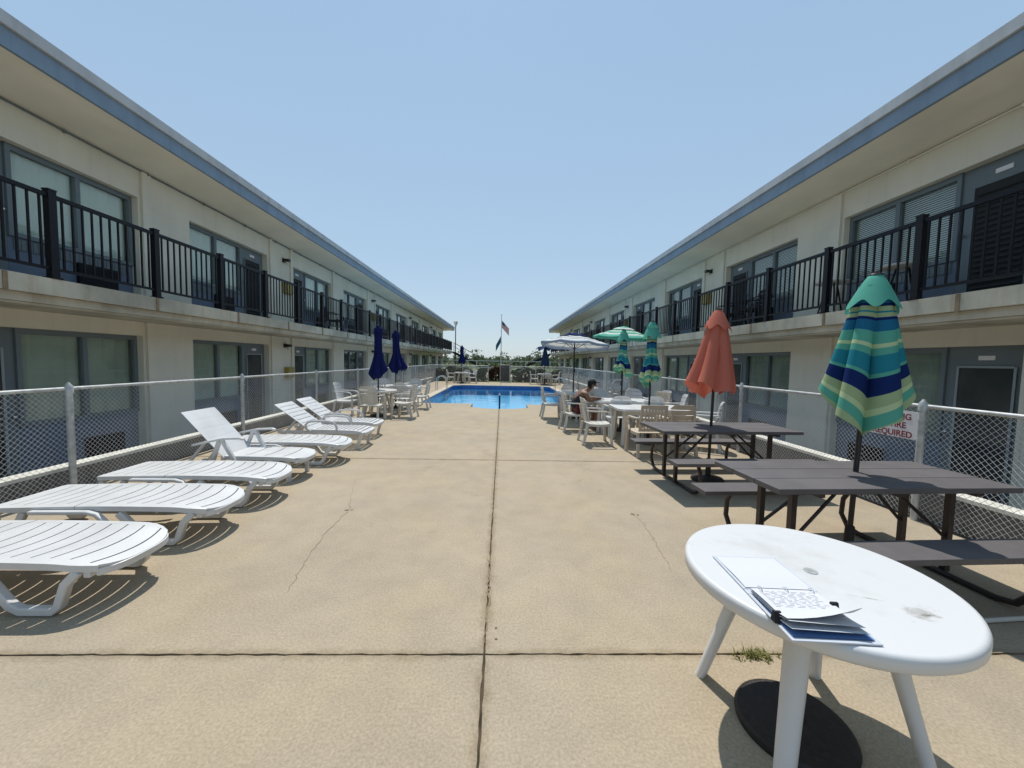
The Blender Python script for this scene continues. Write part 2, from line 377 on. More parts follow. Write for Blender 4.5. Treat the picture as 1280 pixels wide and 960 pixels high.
# ------------------------------------------------------------------ ground, deck, pool
XL, XR, YB = -4.88, 4.42, 28.0           # deck edges: left, right, back
PX0, PX1, PY0, PY1 = -2.95, 2.95, 14.0, 24.0  # pool
def setting():
    mb = MB()                                     # one sheet with the pool's basin cut out
    G = -.42
    B = 1500
    xs = [-B, PX0-.35, PX1+.35, B]; ys = [-B, PY0-1.8, PY1+.35, B]
    for i in range(3):
        for j in range(3):
            if i == 1 and j == 1: continue
            mb.add([(xs[i],ys[j],G),(xs[i+1],ys[j],G),(xs[i+1],ys[j+1],G),(xs[i],ys[j+1],G)], [(0,1,2,3)])
    struct(mb, 'ground', M['ground'])
    mb = MB(); mb.box(-14, 14, YB+.15, 37, -.40, -.06); struct(mb, 'lawn', M['grass'])
    mb = MB()
    for s, xe, xw in ((-1, XL, -6.65), (1, XR, 6.45)):
        mb.box(min(s*abs(xe)+s*.30, xw), max(s*abs(xe)+s*.30, xw), -8, 46, -.41, -.30)
    struct(mb, 'walkway', M['walk'])
    # deck slabs with real gaps between them
    rnd = random.Random(3)
    def slab(poly, name='pool_deck'):
        """polygon of straight edges, edges roughened, one thick slab"""
        out = []
        for i, (a, b, rough) in enumerate(poly):
            c, d, _ = poly[(i+1) % len(poly)]
            L = math.hypot(c-a, d-b); n = max(1, int(L/.05)) if rough else 1
            for k in range(n):
                t = k/n; x = a+(c-a)*t; y = b+(d-b)*t
                if k and rough:
                    x += rnd.uniform(-.004, .004)*(abs(d-b) > abs(c-a)); y += rnd.uniform(-.004, .004)*(abs(c-a) > abs(d-b))
                out.append((x, y))
        return out
    mb = MB(); g = .006
    cols = [(XL, -.068), (-.068, XR)]
    rows = [(-6, 2.0), (2.0, 6.08)]
    for x0, x1 in cols:
        for y0, y1 in rows:
            mb.prism(slab([(x0+g,y0+g,1),(x1-g,y0+g,1),(x1-g,y1-g,1),(x0+g,y1-g,1)]), -.12, 0)
    # slabs up to the pool, notched for the stair bay
    bayl, bayr, bayy = -1.05, .92, 12.7
    arcL = [(-.068-g, bayy-.09, 0), (-.5, bayy-.04, 0), (bayl+.08, bayy+.28, 0), (bayl, bayy+.32, 0), (bayl, PY0, 0)]
    mb.prism(slab([(XL,6.08+g,0), (-.068-g,6.08+g,1)] + arcL + [(PX0, PY0, 0), (PX0, PY0+.02, 0), (XL, PY0+.02, 0)]), -.12, 0)
    arcR = [(bayr, PY0, 0), (bayr, bayy+.32, 0), (bayr-.08, bayy+.28, 0), (.4, bayy-.03, 0), (-.068+g, bayy-.09, 0)]
    mb.prism(slab([(-.068+g,6.08+g,0), (XR,6.08+g,0), (XR,PY0+.02,0), (PX1,PY0+.02,0), (PX1,PY0,0)] + arcR), -.12, 0)
    mb.prism([(XL,PY0+.026),(PX0,PY0+.026),(PX0,PY1-.5),(PX0+.5,PY1),(-.068,PY1),(-.068,YB),(XL,YB)], -.12, 0)
    mb.prism([(XR,PY0+.026),(XR,YB),(-.06,YB),(-.06,PY1),(PX1-.5,PY1),(PX1,PY1-.5),(PX1,PY0+.026)], -.12, 0)
    struct(mb, 'pool_deck', M['deck'])
    mb = MB(); mb.box(XL, XR, -6, PY0-1.9, -.30, -.009); struct(mb, 'deck_joint_bed', M['joint'])
    mb = MB()
    mb.box(XL, PX0-.3, PY0-1.9, YB, -.38, -.125); mb.box(PX1+.3, XR, PY0-1.9, YB, -.38, -.125)
    mb.box(PX0-.3, PX1+.3, PY1+.3, YB, -.38, -.125); struct(mb, 'deck_base', M['joint'])
    # cracks and small holes in the concrete
    mb = MB()
    def crack(pts, w):
        P = []
        for i in range(len(pts)-1):
            for k in range(9):
                t = k/9; P.append((pts[i][0]+(pts[i+1][0]-pts[i][0])*t+rnd.uniform(-.014, .014), pts[i][1]+(pts[i+1][1]-pts[i][1])*t+rnd.uniform(-.014, .014)))
        for i in range(len(P)-1):
            a, b = Vector((*P[i], .003)), Vector((*P[i+1], .003)); d = (b-a).normalized(); n = Vector((-d.y, d.x, 0))
            f = lambda j: w*(.35+.65*math.sin(math.pi*min(1, max(0, j/len(P)))))*rnd.uniform(.5, 1.2)
            w0, w1 = f(i), f(i+1)
            mb.add([a-n*w0, a+n*w0, b+n*w1, b-n*w1], [(0,3,2,1)])
    crack([(-1.90,5.1),(-1.725,4.4),(-1.58,4.0),(-1.57,3.39),(-1.50,2.88),(-1.42,2.5)], .0024)
    crack([(1.40,4.0),(1.437,3.8),(1.42,3.43),(1.38,3.14),(1.33,2.8)], .0020)
    crack([(-.08,3.0),(-.06,2.5),(-.085,2.02)], .007)
    for x, y, r in ((-1.60,3.98,.02),(-1.55,3.99,.012),(1.41,3.94,.022),(1.46,3.92,.014),(-.008,2.206,.008),(-.006,2.114,.008)):
        mb.lathe([(r, .002), (r*.9, .0045)], 9, x, y)
    struct(mb, 'deck_crack', M['crack'], fix=False)
    # swimming pool
    mb = MB(); t = .25
    d = lambda y: -1.0 - 1.2*max(0, (y-PY0))/(PY1-PY0)
    mb.box(PX0-t, PX0, PY0, PY1, -2.3, -.122); mb.box(PX1, PX1+t, PY0, PY1, -2.3, -.122)
    mb.box(PX0-t, PX1+t, PY1, PY1+t, -2.3, -.122)
    mb.box(PX0-t, bayl-.02, PY0-t, PY0, -2.3, -.122); mb.box(bayr+.02, PX1+t, PY0-t, PY0, -2.3, -.122)
    mb.box(bayl-.02-t, bayl-.02, bayy-.5, PY0-t, -2.3, -.122); mb.box(bayr+.02, bayr+.02+t, bayy-.5, PY0-t, -2.3, -.122)
    mb.box(bayl-.02, bayr+.02, bayy-.55, bayy-.3, -2.3, -.122)
    mb.add([(PX0,PY0,-.46),(PX1,PY0,-.46),(PX1,PY1,-.58),(PX0,PY1,-.58)], [(0,1,2,3)])
    for i in range(4):
        mb.box(bayl-.02, bayr+.02, bayy-.3, bayy+.35+.33*i, -1.2-.02*i, -.28-.05*i)
    mb.prism([(PX0,PY1-.5),(PX0+.5,PY1),(PX0,PY1)], -2.3, -.122); mb.prism([(PX1,PY1-.5),(PX1,PY1),(PX1-.5,PY1)], -2.3, -.122)
    struct(mb, 'swimming_pool', M['poolshell'])
    mb = MB()
    w = .006
    mb.box(PX0, PX0+w, PY0, PY1-.5, -.25, -.02); mb.box(PX1-w, PX1, PY0, PY1-.5, -.25, -.02)
    mb.box(PX0+.5, PX1-.5, PY1-w, PY1, -.25, -.02)
    mb.prism([(PX0,PY1-.5),(PX0+.5,PY1),(PX0+.5,PY1-w),(PX0+w,PY1-.5)], -.25, -.02)
    mb.prism([(PX1,PY1-.5),(PX1-w,PY1-.5),(PX1-.5,PY1-w),(PX1-.5,PY1)], -.25, -.02)
    mb.box(PX0, bayl, PY0, PY0+w, -.25, -.02); mb.box(bayr, PX1, PY0, PY0+w, -.25, -.02)
    struct(mb, 'pool_waterline_tiles', M['pooltile'])
    mb = MB()
    e = .01
    poly = [(PX0+e,PY0+e),(bayl+e,PY0+e),(bayl+e,bayy-.25),(bayr-e,bayy-.25),(bayr-e,PY0+e),(PX1-e,PY0+e),(PX1-e,PY1-.51),(PX1-.51,PY1-e),(PX0+.51,PY1-e),(PX0+e,PY1-.51)]
    mb.prism(poly, -2.28, -.15); struct(mb, 'pool_water', M['water'])
    # narrow coping lip at the far and side edges
    mb = MB()
    mb.box(PX0-.30, PX0-.004, PY0+.03, PY1-.5, .004, .022); mb.box(PX1+.004, PX1+.30, PY0+.03, PY1-.5, .004, .022)
    mb.box(PX0+.5, PX1-.5, PY1+.004, PY1+.30, .004, .022)
    mb.prism([(PX0-.004,PY1-.5),(PX0+.5,PY1+.004),(PX0+.5,PY1+.30),(PX0-.30,PY1-.5)], .004, .022)
    mb.prism([(PX1+.004,PY1-.5),(PX1+.30,PY1-.5),(PX1-.5,PY1+.30),(PX1-.5,PY1+.004)], .004, .022)
    struct(mb, 'pool_coping', M['coping'])
setting()

# ------------------------------------------------------------------ motel buildings
def motel(s, W, E, dy, label, blinds):
    """s: -1 left / +1 right, W wall plane, E eave plane, dy shift of the bays"""
    root = empty('motel_building', label, 'building', (s*W, 0, -.42))
    inv = Matrix.Translation((-s*W, 0, .42))
    Y0, Y1, YR, YN = -7.0, 43.4, 45.7, -7.0
    def P(mb, name, m, parent=root, **k):
        if parent is root: mb.v = [tuple(inv @ Vector(v)) for v in mb.v]
        else: mb.v = [tuple(inv @ Vector(v)) for v in mb.v]
        return mb.build(name, m, parent, **k)
    def bx(mb, xa, xb, y0, y1, z0, z1):   # xa..xb measured outwards from the courtyard centre line
        a, b = sorted((s*xa, s*xb)); return mb.box(a, b, y0, y1, z0, z1)
    groups = []                                      # (y0, y1, door first?)
    k = -2
    while True:
        a = 4.62+dy+7.9*k
        for y0, y1, df in ((a, a+2.7, True), (a+3.85, a+6.55, False)):
            if y0 > Y0 and y1 < Y1: groups.append((y0, y1, df))
        k += 1
        if a > Y1: break
    groups.sort()
    # wall: piers between the recesses, lintels above
    mb = MB(); D = .30
    for z0, z1, head in ((-.41, 2.2, 1.92), (2.2, 4.93, 4.42)):
        y = Y0
        for g0, g1, _ in groups:
            bx(mb, W, W+D, y, g0, z0, z1); bx(mb, W, W+D, g0, g1, head, z1); y = g1
        bx(mb, W, W+D, y, Y1, z0, z1)
    bx(mb, W+D, W+9, Y1-.3, Y1, -.41, 4.93)
    wall = P(mb, 'wall', M['stucco'])
    mb = MB(); bx(mb, W+D+.02, W+9, Y0, Y1-.31, -.41, 4.9); P(mb, 'interior', M['dark'])
    # pilasters beside the recesses
    for g0, g1, df in groups:
        if df: ys = [(g1+.05, g1+.22), (g0-.22, g0-.10)]
        else: ys = [(g1+.07, g1+.19)]
        for a, b in ys:
            for za, zb in ((2.54, 4.9), (-.30, 2.17)):
                mb = MB(); bx(mb, W-.045, W-.002, a, b, za, zb); P(mb, 'pilaster', M['stucco'])
    # roof
    mb = MB()
    poly = [(s*(E+.02), 5.04), (s*(W+.1), 4.925), (s*(W+9.2), 4.925), (s*(W+9.2), 5.355), (s*(E+.02), 5.355)]
    mb.prism(poly, Y0-.5, YR, 'y')
    roof = P(mb, 'roof', M['soffit'])
    mb = MB(); bx(mb, E-.03, E+.018, Y0-.5, YR+.03, 5.025, 5.247); bx(mb, E+.02, W+9.2, YR+.002, YR+.03, 4.97, 5.247)
    P(mb, 'fascia', M['fascia'], roof)
    mb = MB(); bx(mb, E-.07, E+.25, Y0-.5, YR+.07, 5.251, 5.395); bx(mb, E+.252, W+9.2, YR-.2, YR+.07, 5.257, 5.385)
    P(mb, 'drip_edge', M['gravel'], roof)
    # balcony slab with its stepped edge, joints and stains
    mb = MB()
    bx(mb, E, W-.002, Y0, 44.3, 2.31, 2.52); bx(mb, E+.07, W-.002, Y0, 43.4, 2.20, 2.306); bx(mb, E+.10, W-.002, Y0, 43.4, 2.172, 2.197)
    balcony = P(mb, 'balcony', M['slab'])
    y = 5.05+dy+.55-1.47*6
    while y < 43:
        mb = MB(); bx(mb, E-.012, E-.002, y, y+.045, 2.29, 2.515); y += 1.95
        P(mb, 'joint_strip', M['rust'], balcony)
    # railing
    mb = MB(); rx = E+.045
    bx(mb, rx-.022, rx+.022, Y0, 44.2, 3.535, 3.585); bx(mb, rx-.016, rx+.016, Y0, 44.2, 2.635, 2.67)
    y = Y0+.05
    while y < 44.2:
        bx(mb, rx-.010, rx+.010, y, y+.02, 2.672, 3.533); y += .122
    rail = P(mb, 'railing', M['rail'])
    y = 5.13+dy-1.47*8; first = None
    while y < 44.3:
        if y > Y0:
            if first is None:
                mb = MB(); bx(mb, rx-.038, rx+.038, y-.045, y+.045, 2.53, 3.62); bx(mb, rx-.06, rx+.06, y-.06, y+.06, 2.522, 2.545); bx(mb, rx-.043, rx+.043, y-.05, y+.05, 3.622, 3.64)
                first = P(mb, 'post', M['rail'], rail); fy = y
            else:
                c = first.copy(); COL.objects.link(c); c.parent = rail; c.location = (0, y-fy, 0)
        y += 1.47
    # conduit along the soffit
    mb = MB(); mb.tube([(s*(W-.03), Y0, 4.90), (s*(W-.03), Y1, 4.90)], .013, 6)
    y = Y0+1
    while y < Y1:
        mb.sphere((s*(W-.035), y, 4.895), .028, 8, 5); y += 1.35
    P(mb, 'conduit', M['frame'] if s < 0 else M['soffit'])
    # windows and doors
    cache = {}; vr = random.Random(5+int(s))
    for g0, g1, df in groups:
        for lower in (True, False):
            fl, head, sill = (-.30, 1.92, .52) if lower else (2.522, 4.42, 3.18)
            dw = .92
            d0, d1 = (g0, g0+dw) if df else (g1-dw, g1)
            w0, w1 = (d1, g1) if df else (g0, d0)
            key = (df, lower)
            xr = W+.14
            if key in cache:
                bw, bd, b0 = cache[key]
                for b in (bw, bd):
                    c = copy_tree(b, root); c.location = (b.location[0], b.location[1]+g0-b0, b.location[2])
                    for ch in c.children:
                        if ch.name.startswith('curtain') and ch.material_slots:
                            pick = vr.random(); ch.material_slots[0].link = 'OBJECT'
                            ch.material_slots[0].material = M['curtain'] if lower and pick < .5 else M['curtain2'] if not lower and pick < .6 else M['curtain_grey'] if pick < .85 else M['curtain_open']
                continue
            # window: panel below, frame, two panes, curtain or blind behind
            mb = MB()
            bx(mb, xr, xr+.06, w0, w1, fl, sill)
            win = P(mb, 'window', M['panel'])
            mb = MB(); fw = .06; mid = (w0+w1)/2
            bx(mb, xr-.03, xr+.05, w0, w0+fw, sill+.002, head-.002); bx(mb, xr-.03, xr+.05, w1-fw, w1, sill+.002, head-.002)
            bx(mb, xr-.03, xr+.05, mid-.035, mid+.035, sill+.062, head-.082)
            bx(mb, xr-.03, xr+.05, w0+fw, w1-fw, sill+.002, sill+.06); bx(mb, xr-.03, xr+.05, w0+fw, w1-fw, head-.08, head-.002)
            P(mb, 'frame', M['frame'], win)
            for a, b in ((w0+fw+.002, mid-.037), (mid+.037, w1-fw-.002)):
                mb = MB(); bx(mb, xr+.012, xr+.018, a, b, sill+.062, head-.082); P(mb, 'pane', M['glass'], win)
            if blinds and not lower:
                mb = MB(); z = sill+.07
                while z < head-.08:
                    x = s*(xr+.055); d = s*.03
                    mb.add([(x,w0+fw,z),(x,w1-fw,z),(x+d*.6,w1-fw,z+.027),(x+d*.6,w0+fw,z+.027)], [(0,1,2,3)]); z += .034
                P(mb, 'blind', M['blind'], win)
                mb = MB(); bx(mb, xr+.11, xr+.115, w0, w1, sill, head); P(mb, 'dark_room', M['dark'], win)
            else:
                mb = MB(); n = 40; L = w1-w0-2*fw
                for i in range(n):
                    a = w0+fw+L*i/n; b = w0+fw+L*(i+1)/n
                    xa = s*(xr+.065+.012*math.sin(i*1.3)); xb = s*(xr+.065+.012*math.sin((i+1)*1.3))
                    mb.add([(xa,a,sill+.03),(xb,b,sill+.03),(xb,b,head-.03),(xa,a,head-.03)], [(0,1,2,3)])
                P(mb, 'curtain', M['curtain'] if lower else M['curtain2'], win)
            # air conditioner in the panel
            mb = MB(); c0 = mid-.05
            bx(mb, xr-.05, xr-.002, c0, c0+.62, fl+.16, fl+.50)
            for i in range(9): bx(mb, xr-.056, xr-.051, c0+.02, c0+.60, fl+.18+.034*i, fl+.20+.034*i)
            P(mb, 'air_conditioner', M['rail'], win)
            if not lower:
                mb = MB()
                bx(mb, xr-.012, xr-.002, w0+fw, w1-fw, sill-.17, sill-.02)
                for i in range(24): bx(mb, xr-.02, xr-.013, w0+fw+.01+i*(w1-w0-.14)/24, w0+fw+.03+i*(w1-w0-.14)/24, sill-.16, sill-.03)
                P(mb, 'vent_strip', M['frame'], win)
            # door
            mb = MB(); a, b = d0+.004, d1-.004
            bx(mb, xr, xr+.05, a, b, fl, head-.004)
            door = P(mb, 'door', M['frame'])
            mb = MB(); bx(mb, xr-.014, xr-.002, a+.16, b-.16, fl+.12, head-.30)
            if not lower:
                z = fl+.2
                while z < head-.40:
                    x = s*(xr-.016); d = -s*.022
                    mb.add([(x,a+.19,z+.03),(x,b-.19,z+.03),(x+d,b-.19,z),(x+d,a+.19,z)], [(0,1,2,3)]); z += .075
            P(mb, 'screen', M['doorglass'] if lower else M['dark'], door)
            mb = MB(); q = .03
            bx(mb, xr-.022, xr-.0145, a+.13, a+.158, fl+.1, head-.28); bx(mb, xr-.022, xr-.0145, b-.158, b-.13, fl+.1, head-.28); bx(mb, xr-.022, xr-.0145, a+.16, b-.16, head-.298, head-.27)
            P(mb, 'screen_frame', M['trim'] if lower else M['frame'], door)
            mb = MB(); cm = (a+b)/2; bx(mb, xr-.012, xr-.002, cm-.09, cm+.09, head-.19, head-.13); P(mb, 'number_plate', M['signwhite'], door)
            mb = MB(); hy = b-.07 if df else a+.07
            mb.sphere((s*(xr-.045), hy, fl+.98), .028, 10, 7); mb.tube([(s*xr, hy, fl+.98), (s*(xr-.04), hy, fl+.98)], .01, 6)
            P(mb, 'handle', M['chrome'], door, smooth=True)
            cache[key] = (win, door, g0)
    # lamps and utility boxes on the piers
    proto = None
    for g0, g1, df in groups:
        if df and g0 > 3:
            yp = g0-.55
            for z in (4.42, 1.86):
                if proto is None:
                    mb = MB(); bx(mb, W-.03, W-.002, yp-.07, yp+.07, z, z+.12); bx(mb, W-.19, W-.032, yp-.06, yp+.06, z+.02, z+.10)
                    lamp = P(mb, 'wall_lamp', M['lampblk'])
                    mb = MB(); mb.lathe([(.03, z-.06), (.05, z-.02), (.045, z+.015)], 12, s*(W-.11), yp); P(mb, 'lamp_glass', M['plastic_old'], lamp, smooth=True)
                    mb = MB(); bx(mb, W-.12, W-.002, yp-.06, yp+.30, z-.92, z-.60); bx(mb, W-.132, W-.122, yp-.04, yp+.28, z-.90, z-.62)
                    ub = P(mb, 'utility_box', M['yellow'])
                    proto = (lamp, ub, yp, z)
                else:
                    for b in proto[:2]:
                        c = copy_tree(b, root); c.location = (0, yp-proto[2], z-proto[3])
    return root
motel(-1, 6.65, 5.70, 0.0, 'cream two-storey motel wing with blue roof edge, on the side of the white loungers', False)
motel(1, 6.45, 5.53, -.02, 'cream two-storey motel wing with blue roof edge, behind the picnic tables and striped umbrellas', True)

# low walls beside the deck
def low_wall(s, X, z, label):
    r = empty('low_wall', label, 'wall', (s*X, 0, -.4))
    mb = MB(); a, b = sorted((0, s*.16)); mb.box(a, b, -6, YB, .0, z+.4-.04); mb.build('blockwork', M['lowwall'], r)
    mb = MB(); a, b = sorted((-s*.006, s*.18)); mb.box(a, b, -6, YB, z+.4-.038, z+.4); mb.build('coping', M['cap'], r)
low_wall(-1, 4.97, .285, 'long low weathered wall with pale coping behind the fence by the loungers')
low_wall(1, 4.52, .35, 'long low weathered wall with pale coping behind the fence by the picnic tables')

# ------------------------------------------------------------------ chain-link fences
def chain_fence(p0, p1, H, posts, label, name='chain_link_fence', pitch=.056, r=.0019):
    p0, p1 = Vector((*p0, 0)), Vector((*p1, 0)); L = (p1-p0).length
    root = empty(name, label, 'fence', p0, math.atan2(p1.y-p0.y, p1.x-p0.x))
    mb = MB(); zb, zt = .03, H-.02; hh = zt-zb
    n = int((L+hh)/pitch)
    def wire(xa, za, xb, zb_, off):
        d = Vector((xb-xa, 0, zb_-za)).normalized(); nn = Vector((-d.z, 0, d.x))
        vs = []
        for (x, z) in ((xa, za), (xb, zb_)):
            c = Vector((x, off, z)); vs += [c+nn*r, c+Vector((0,1,0))*r, c-nn*r, c-Vector((0,1,0))*r]
        mb.add(vs, [(0,1,5,4),(1,2,6,5),(2,3,7,6),(3,0,4,7)])
    for i in range(n):
        x = -hh + i*pitch
        # rising
        xa, za, xb, z2 = x, zb, x+hh, zt
        if xa < 0: za += -xa; xa = 0
        if xb > L: z2 -= xb-L; xb = L
        if xb-xa > .01: wire(xa, za, xb, z2, .002); wire(xa, H-(za-zb)-.02, xb, zt-(z2-zb), -.002)
    mb.build('chain_link', M['wire'], root, fix=False)
    mb = MB(); mb.tube([(0, .0, H), (L, .0, H)], .0205, 10); mb.build('top_rail', M['galv'], root, smooth=True)
    mb = MB(); mb.tube([(0,0,0), (0,0,H+.02)], .031, 12)
    mb.lathe([(.040, H-.05), (.040, H+.025), (.018, H+.055), (.012, H+.07)], 12)
    mb.lathe([(.036, H-.16), (.036, H-.13)], 12); mb.lathe([(.036, .5), (.036, .525)], 12)
    P = mb.build('post', M['galv'], root, smooth=True)
    for i, x in enumerate(posts):
        o = P if i == 0 else P.copy()
        if i: COL.objects.link(o); o.parent = root
        o.location = (x, -.012, 0)
    return root
FL, FR = -4.84, 4.40
chain_fence((FL, -3), (FL, YB), 1.19, [4.40-2.86-2.86+3+2.86*k for k in range(11)], 'long galvanised chain-link fence running behind the white sun loungers')
chain_fence((FR, YB), (FR, -3), 1.21, [YB-(3.86+3.03*k) for k in range(-1, 8)], 'long galvanised chain-link fence running behind the picnic tables, with a sign')
chain_fence((FL, YB), (-.95, YB), 1.18, [0, 2, 3.85], 'chain-link fence across the far end, left of the gate opening, behind chairs', r=.0012)
chain_fence((.58, YB), (FR, YB), 1.18, [0.02, 1.9, 3.8], 'chain-link fence across the far end, right of the gate, before the hedge', r=.0012)

def gate():
    r = empty('pool_gate', 'dark slatted gate standing open in the far end fence', 'gate', (-.12, YB+.02, 0), 0)
    mb = MB()
    for i in range(13): mb.box(.02+.051*i, .064+.051*i, -.012, .012, .06, 1.24)
    mb.build('slat_panel', M['darkslat'], r)
    mb = MB()
    for x in (0, .68): mb.tube([(x,0,0), (x,0,1.30)], .022, 8)
    for z in (.05, 1.27): mb.tube([(0,0,z), (.68,0,z)], .018, 8)
    mb.build('gate_frame', M['galv'], r, smooth=True)
gate()

# warning sign on the right fence
def text_mesh(body, size, name, m, parent, mw):
    cu = bpy.data.curves.new(name, 'FONT'); cu.body = body; cu.size = size; cu.align_x = 'CENTER'; cu.extrude = .0008; cu.offset = size*.018
    t = bpy.data.objects.new(name, cu); COL.objects.link(t)
    bpy.context.view_layer.update()
    me = bpy.data.meshes.new_from_object(t.evaluated_get(bpy.context.evaluated_depsgraph_get()))
    bpy.data.objects.remove(t); me.materials.clear(); me.materials.append(m)
    me.transform(mw)
    o = bpy.data.objects.new(name, me); COL.objects.link(o); o.parent = parent; return o
def pool_sign():
    r = empty('pool_sign', 'white sign with red capitals wired to the fence beside the near striped umbrella', 'sign', (FR-.02, 4.135, .99))
    mb = MB(); mb.box(-.004, 0, -.25, .27, -.15, .15); mb.build('sign_board', M['signwhite'], r, bevel=.001)
    base = Matrix(((0,0,-1,-.0055), (-1,0,0,0), (0,1,0,0), (0,0,0,1)))
    for i, w in enumerate(('BATHING', 'ATTIRE', 'REQUIRED')):
        text_mesh(w, .092, 'lettering', M['signred'], r, Matrix.Translation((0, .015, .055-.095*i)) @ base)
    mb = MB()
    for y, z in ((-.235,.135),(-.235,-.135),(.25,.135),(.25,-.135)): mb.sphere((-.005,y,z), .006, 8, 5)
    mb.build('fixing', M['galv'], r, smooth=True)
pool_sign()

# ------------------------------------------------------------------ white loungers
def slot_panel(mb, x0, x1, W, n, slot, arc, zf, th=.013, border=.035, round_end=0.0, skirt=.045, tf=None):
    """panel along x with n cross slots; zf(x) gives height; tf maps points"""
    T = tf or (lambda p: p)
    NY = 13
    ys = [-W/2+border + (W-2*border)*j/(NY-1) for j in range(NY)]
    c = lambda y: arc*(1-(2*y/(W-2*border))**2)
    def q(a, b, y): return
    edges = [x0] + [x0+(x1-x0)*(i+.5)/n if False else x0+(x1-x0)*(i+1)/(n+1) for i in range(n)] + [x1]
    for i in range(n+1):
        a0 = edges[i]+(slot/2 if i else 0); b0 = edges[i+1]-(slot/2 if i < n else 0)
        top = []; 
        for y in ys:
            ca = c(y) if i else 0; cb = c(y) if i < n else 0
            if i == n and round_end: cb = -round_end*(abs(2*y/W)**3.0)
            xa, xb = a0+ca, b0+cb
            seg = [xa+(xb-xa)*k/3 for k in range(4)]
            top.append([(x, y, zf(x, y)) for x in seg])
        vs = []; fs = []
        for row in top: vs += [T(Vector(p)) for p in row]
        o = len(vs)
        for row in top: vs += [T(Vector((p[0], p[1], p[2]-th))) for p in row]
        for j in range(NY-1):
            for k in range(3):
                fs.append((j*4+k, j*4+k+1, (j+1)*4+k+1, (j+1)*4+k)); fs.append((o+j*4+k, o+(j+1)*4+k, o+(j+1)*4+k+1, o+j*4+k+1))
            fs.append((j*4, (j+1)*4, o+(j+1)*4, o+j*4)); fs.append((j*4+3, o+j*4+3, o+(j+1)*4+3, (j+1)*4+3))
        for k in range(3):
            fs.append((k, o+k, o+k+1, k+1)); e = (NY-1)*4; fs.append((e+k, e+k+1, o+e+k+1, o+e+k))
        mb.add(vs, fs)
    if round_end:                                     # skirt following the rounded foot end
        vs = []; fs = []; n_ = 18; yy = [-(W/2-border)+2*(W/2-border)*j/n_ for j in range(n_+1)]
        for y in yy:
            x = x1-round_end*(abs(2*y/W)**3.0); z = zf(x1, y)
            vs += [T(Vector((x-.004, y, z+.0003))), T(Vector((x+.006, y, z-.005))), T(Vector((x+.004, y, z-skirt))), T(Vector((x-.012, y, z-skirt)))]
        for j in range(n_):
            for k in range(4): fs.append((j*4+k, j*4+(k+1) % 4, (j+1)*4+(k+1) % 4, (j+1)*4+k))
        fs += [(0,1,2,3), tuple(n_*4+k for k in (3,2,1,0))]
        mb.add(vs, fs)
    # side borders with a skirt
    for sgn in (-1, 1):
        N = 16; vs = []; fs = []
        for i in range(N+1):
            t = i/N; x = x0+(x1-x0)*t
            yo = W/2
            if round_end:
                yi0 = W/2-border
                xe = x1-round_end*(abs(2*yi0/W)**3.0)
                x = x0+(xe-x0)*t
                d = max(0, (x-(xe-.16))/.16); yo = W/2-border*.96*d*d
            yi = W/2-border
            z = zf(x, 0)
            vs += [T(Vector((x, sgn*yi, zf(x, yi)+.0005))), T(Vector((x, sgn*yo, zf(x, yo)-.004))), T(Vector((x, sgn*yo, zf(x, yo)-skirt))), T(Vector((x, sgn*(yo-.012), zf(x, yo)-skirt))), T(Vector((x, sgn*(yi), zf(x, yi)-th)))]
        for i in range(N):
            for k in range(5): fs.append((i*5+k, i*5+(k+1) % 5, (i+1)*5+(k+1) % 5, (i+1)*5+k))
        fs.append((0,1,2,3,4)); fs.append(tuple(N*5+k for k in (4,3,2,1,0)))
        mb.add(vs, fs)

def flat_lounger():
    r = empty('sun_lounger', '-', 'sun lounger')
    W = .60
    zf = lambda x, y: .335 - .018*math.sin(max(0, min(1, (x+.1)/.9))*math.pi)*0 - .0*y + .012*math.cos(x*2.2) - (.05*max(0, (x-.55)/.3)**2 if x > .55 else 0)
    mb = MB(); slot_panel(mb, -.20, .86, W, 8, .011, .05, zf, border=.055, round_end=.13); mb.build('seat', M['plastic'], r, smooth=True, ang=35)
    mb = MB(); slot_panel(mb, -.87, -.208, W, 5, .009, .03, zf, border=.055); mb.build('backrest', M['plastic'], r, smooth=True, ang=35)
    for s in (-1, 1):
        y = s*.275
        mb = MB(); mb.beam([(.70,y*.98,.275),(.63,y,.20),(.585,y,.065),(.55,y,.03),(.36,y,.03),(.30,y,.06),(.20,y*1.02,.20),(.13,y*1.05,.285)], .05, .048, (0,1,0))
        mb.build('leg', M['plastic'], r, smooth=True, bevel=.008)
        mb = MB(); mb.beam([(-.62,y*.98,.285),(-.66,y,.20),(-.69,y,.06),(-.72,y,.03),(-.82,y,.03),(-.85,y,.06),(-.84,y,.28)], .05, .045, (0,1,0))
        mb.build('leg', M['plastic'], r, smooth=True, bevel=.008)
        mb = MB(); ya = s*.325
        mb.beam([(-.52,ya,.302),(-.08,ya,.302),(-.01,ya,.285),(.10,ya*.99,.17)], .045, .03, (0,1,0) if False else (0,0,1)); mb.build('armrest', M['plastic'], r, smooth=True, bevel=.008)
    for xb, zb in ((.735,.25),(-.2,.285)):
        mb = MB(); mb.beam([(xb,-.265,zb),(xb,.265,zb)], .04, .045); mb.build('crossbar', M['plastic'], r, bevel=.006)
    return r
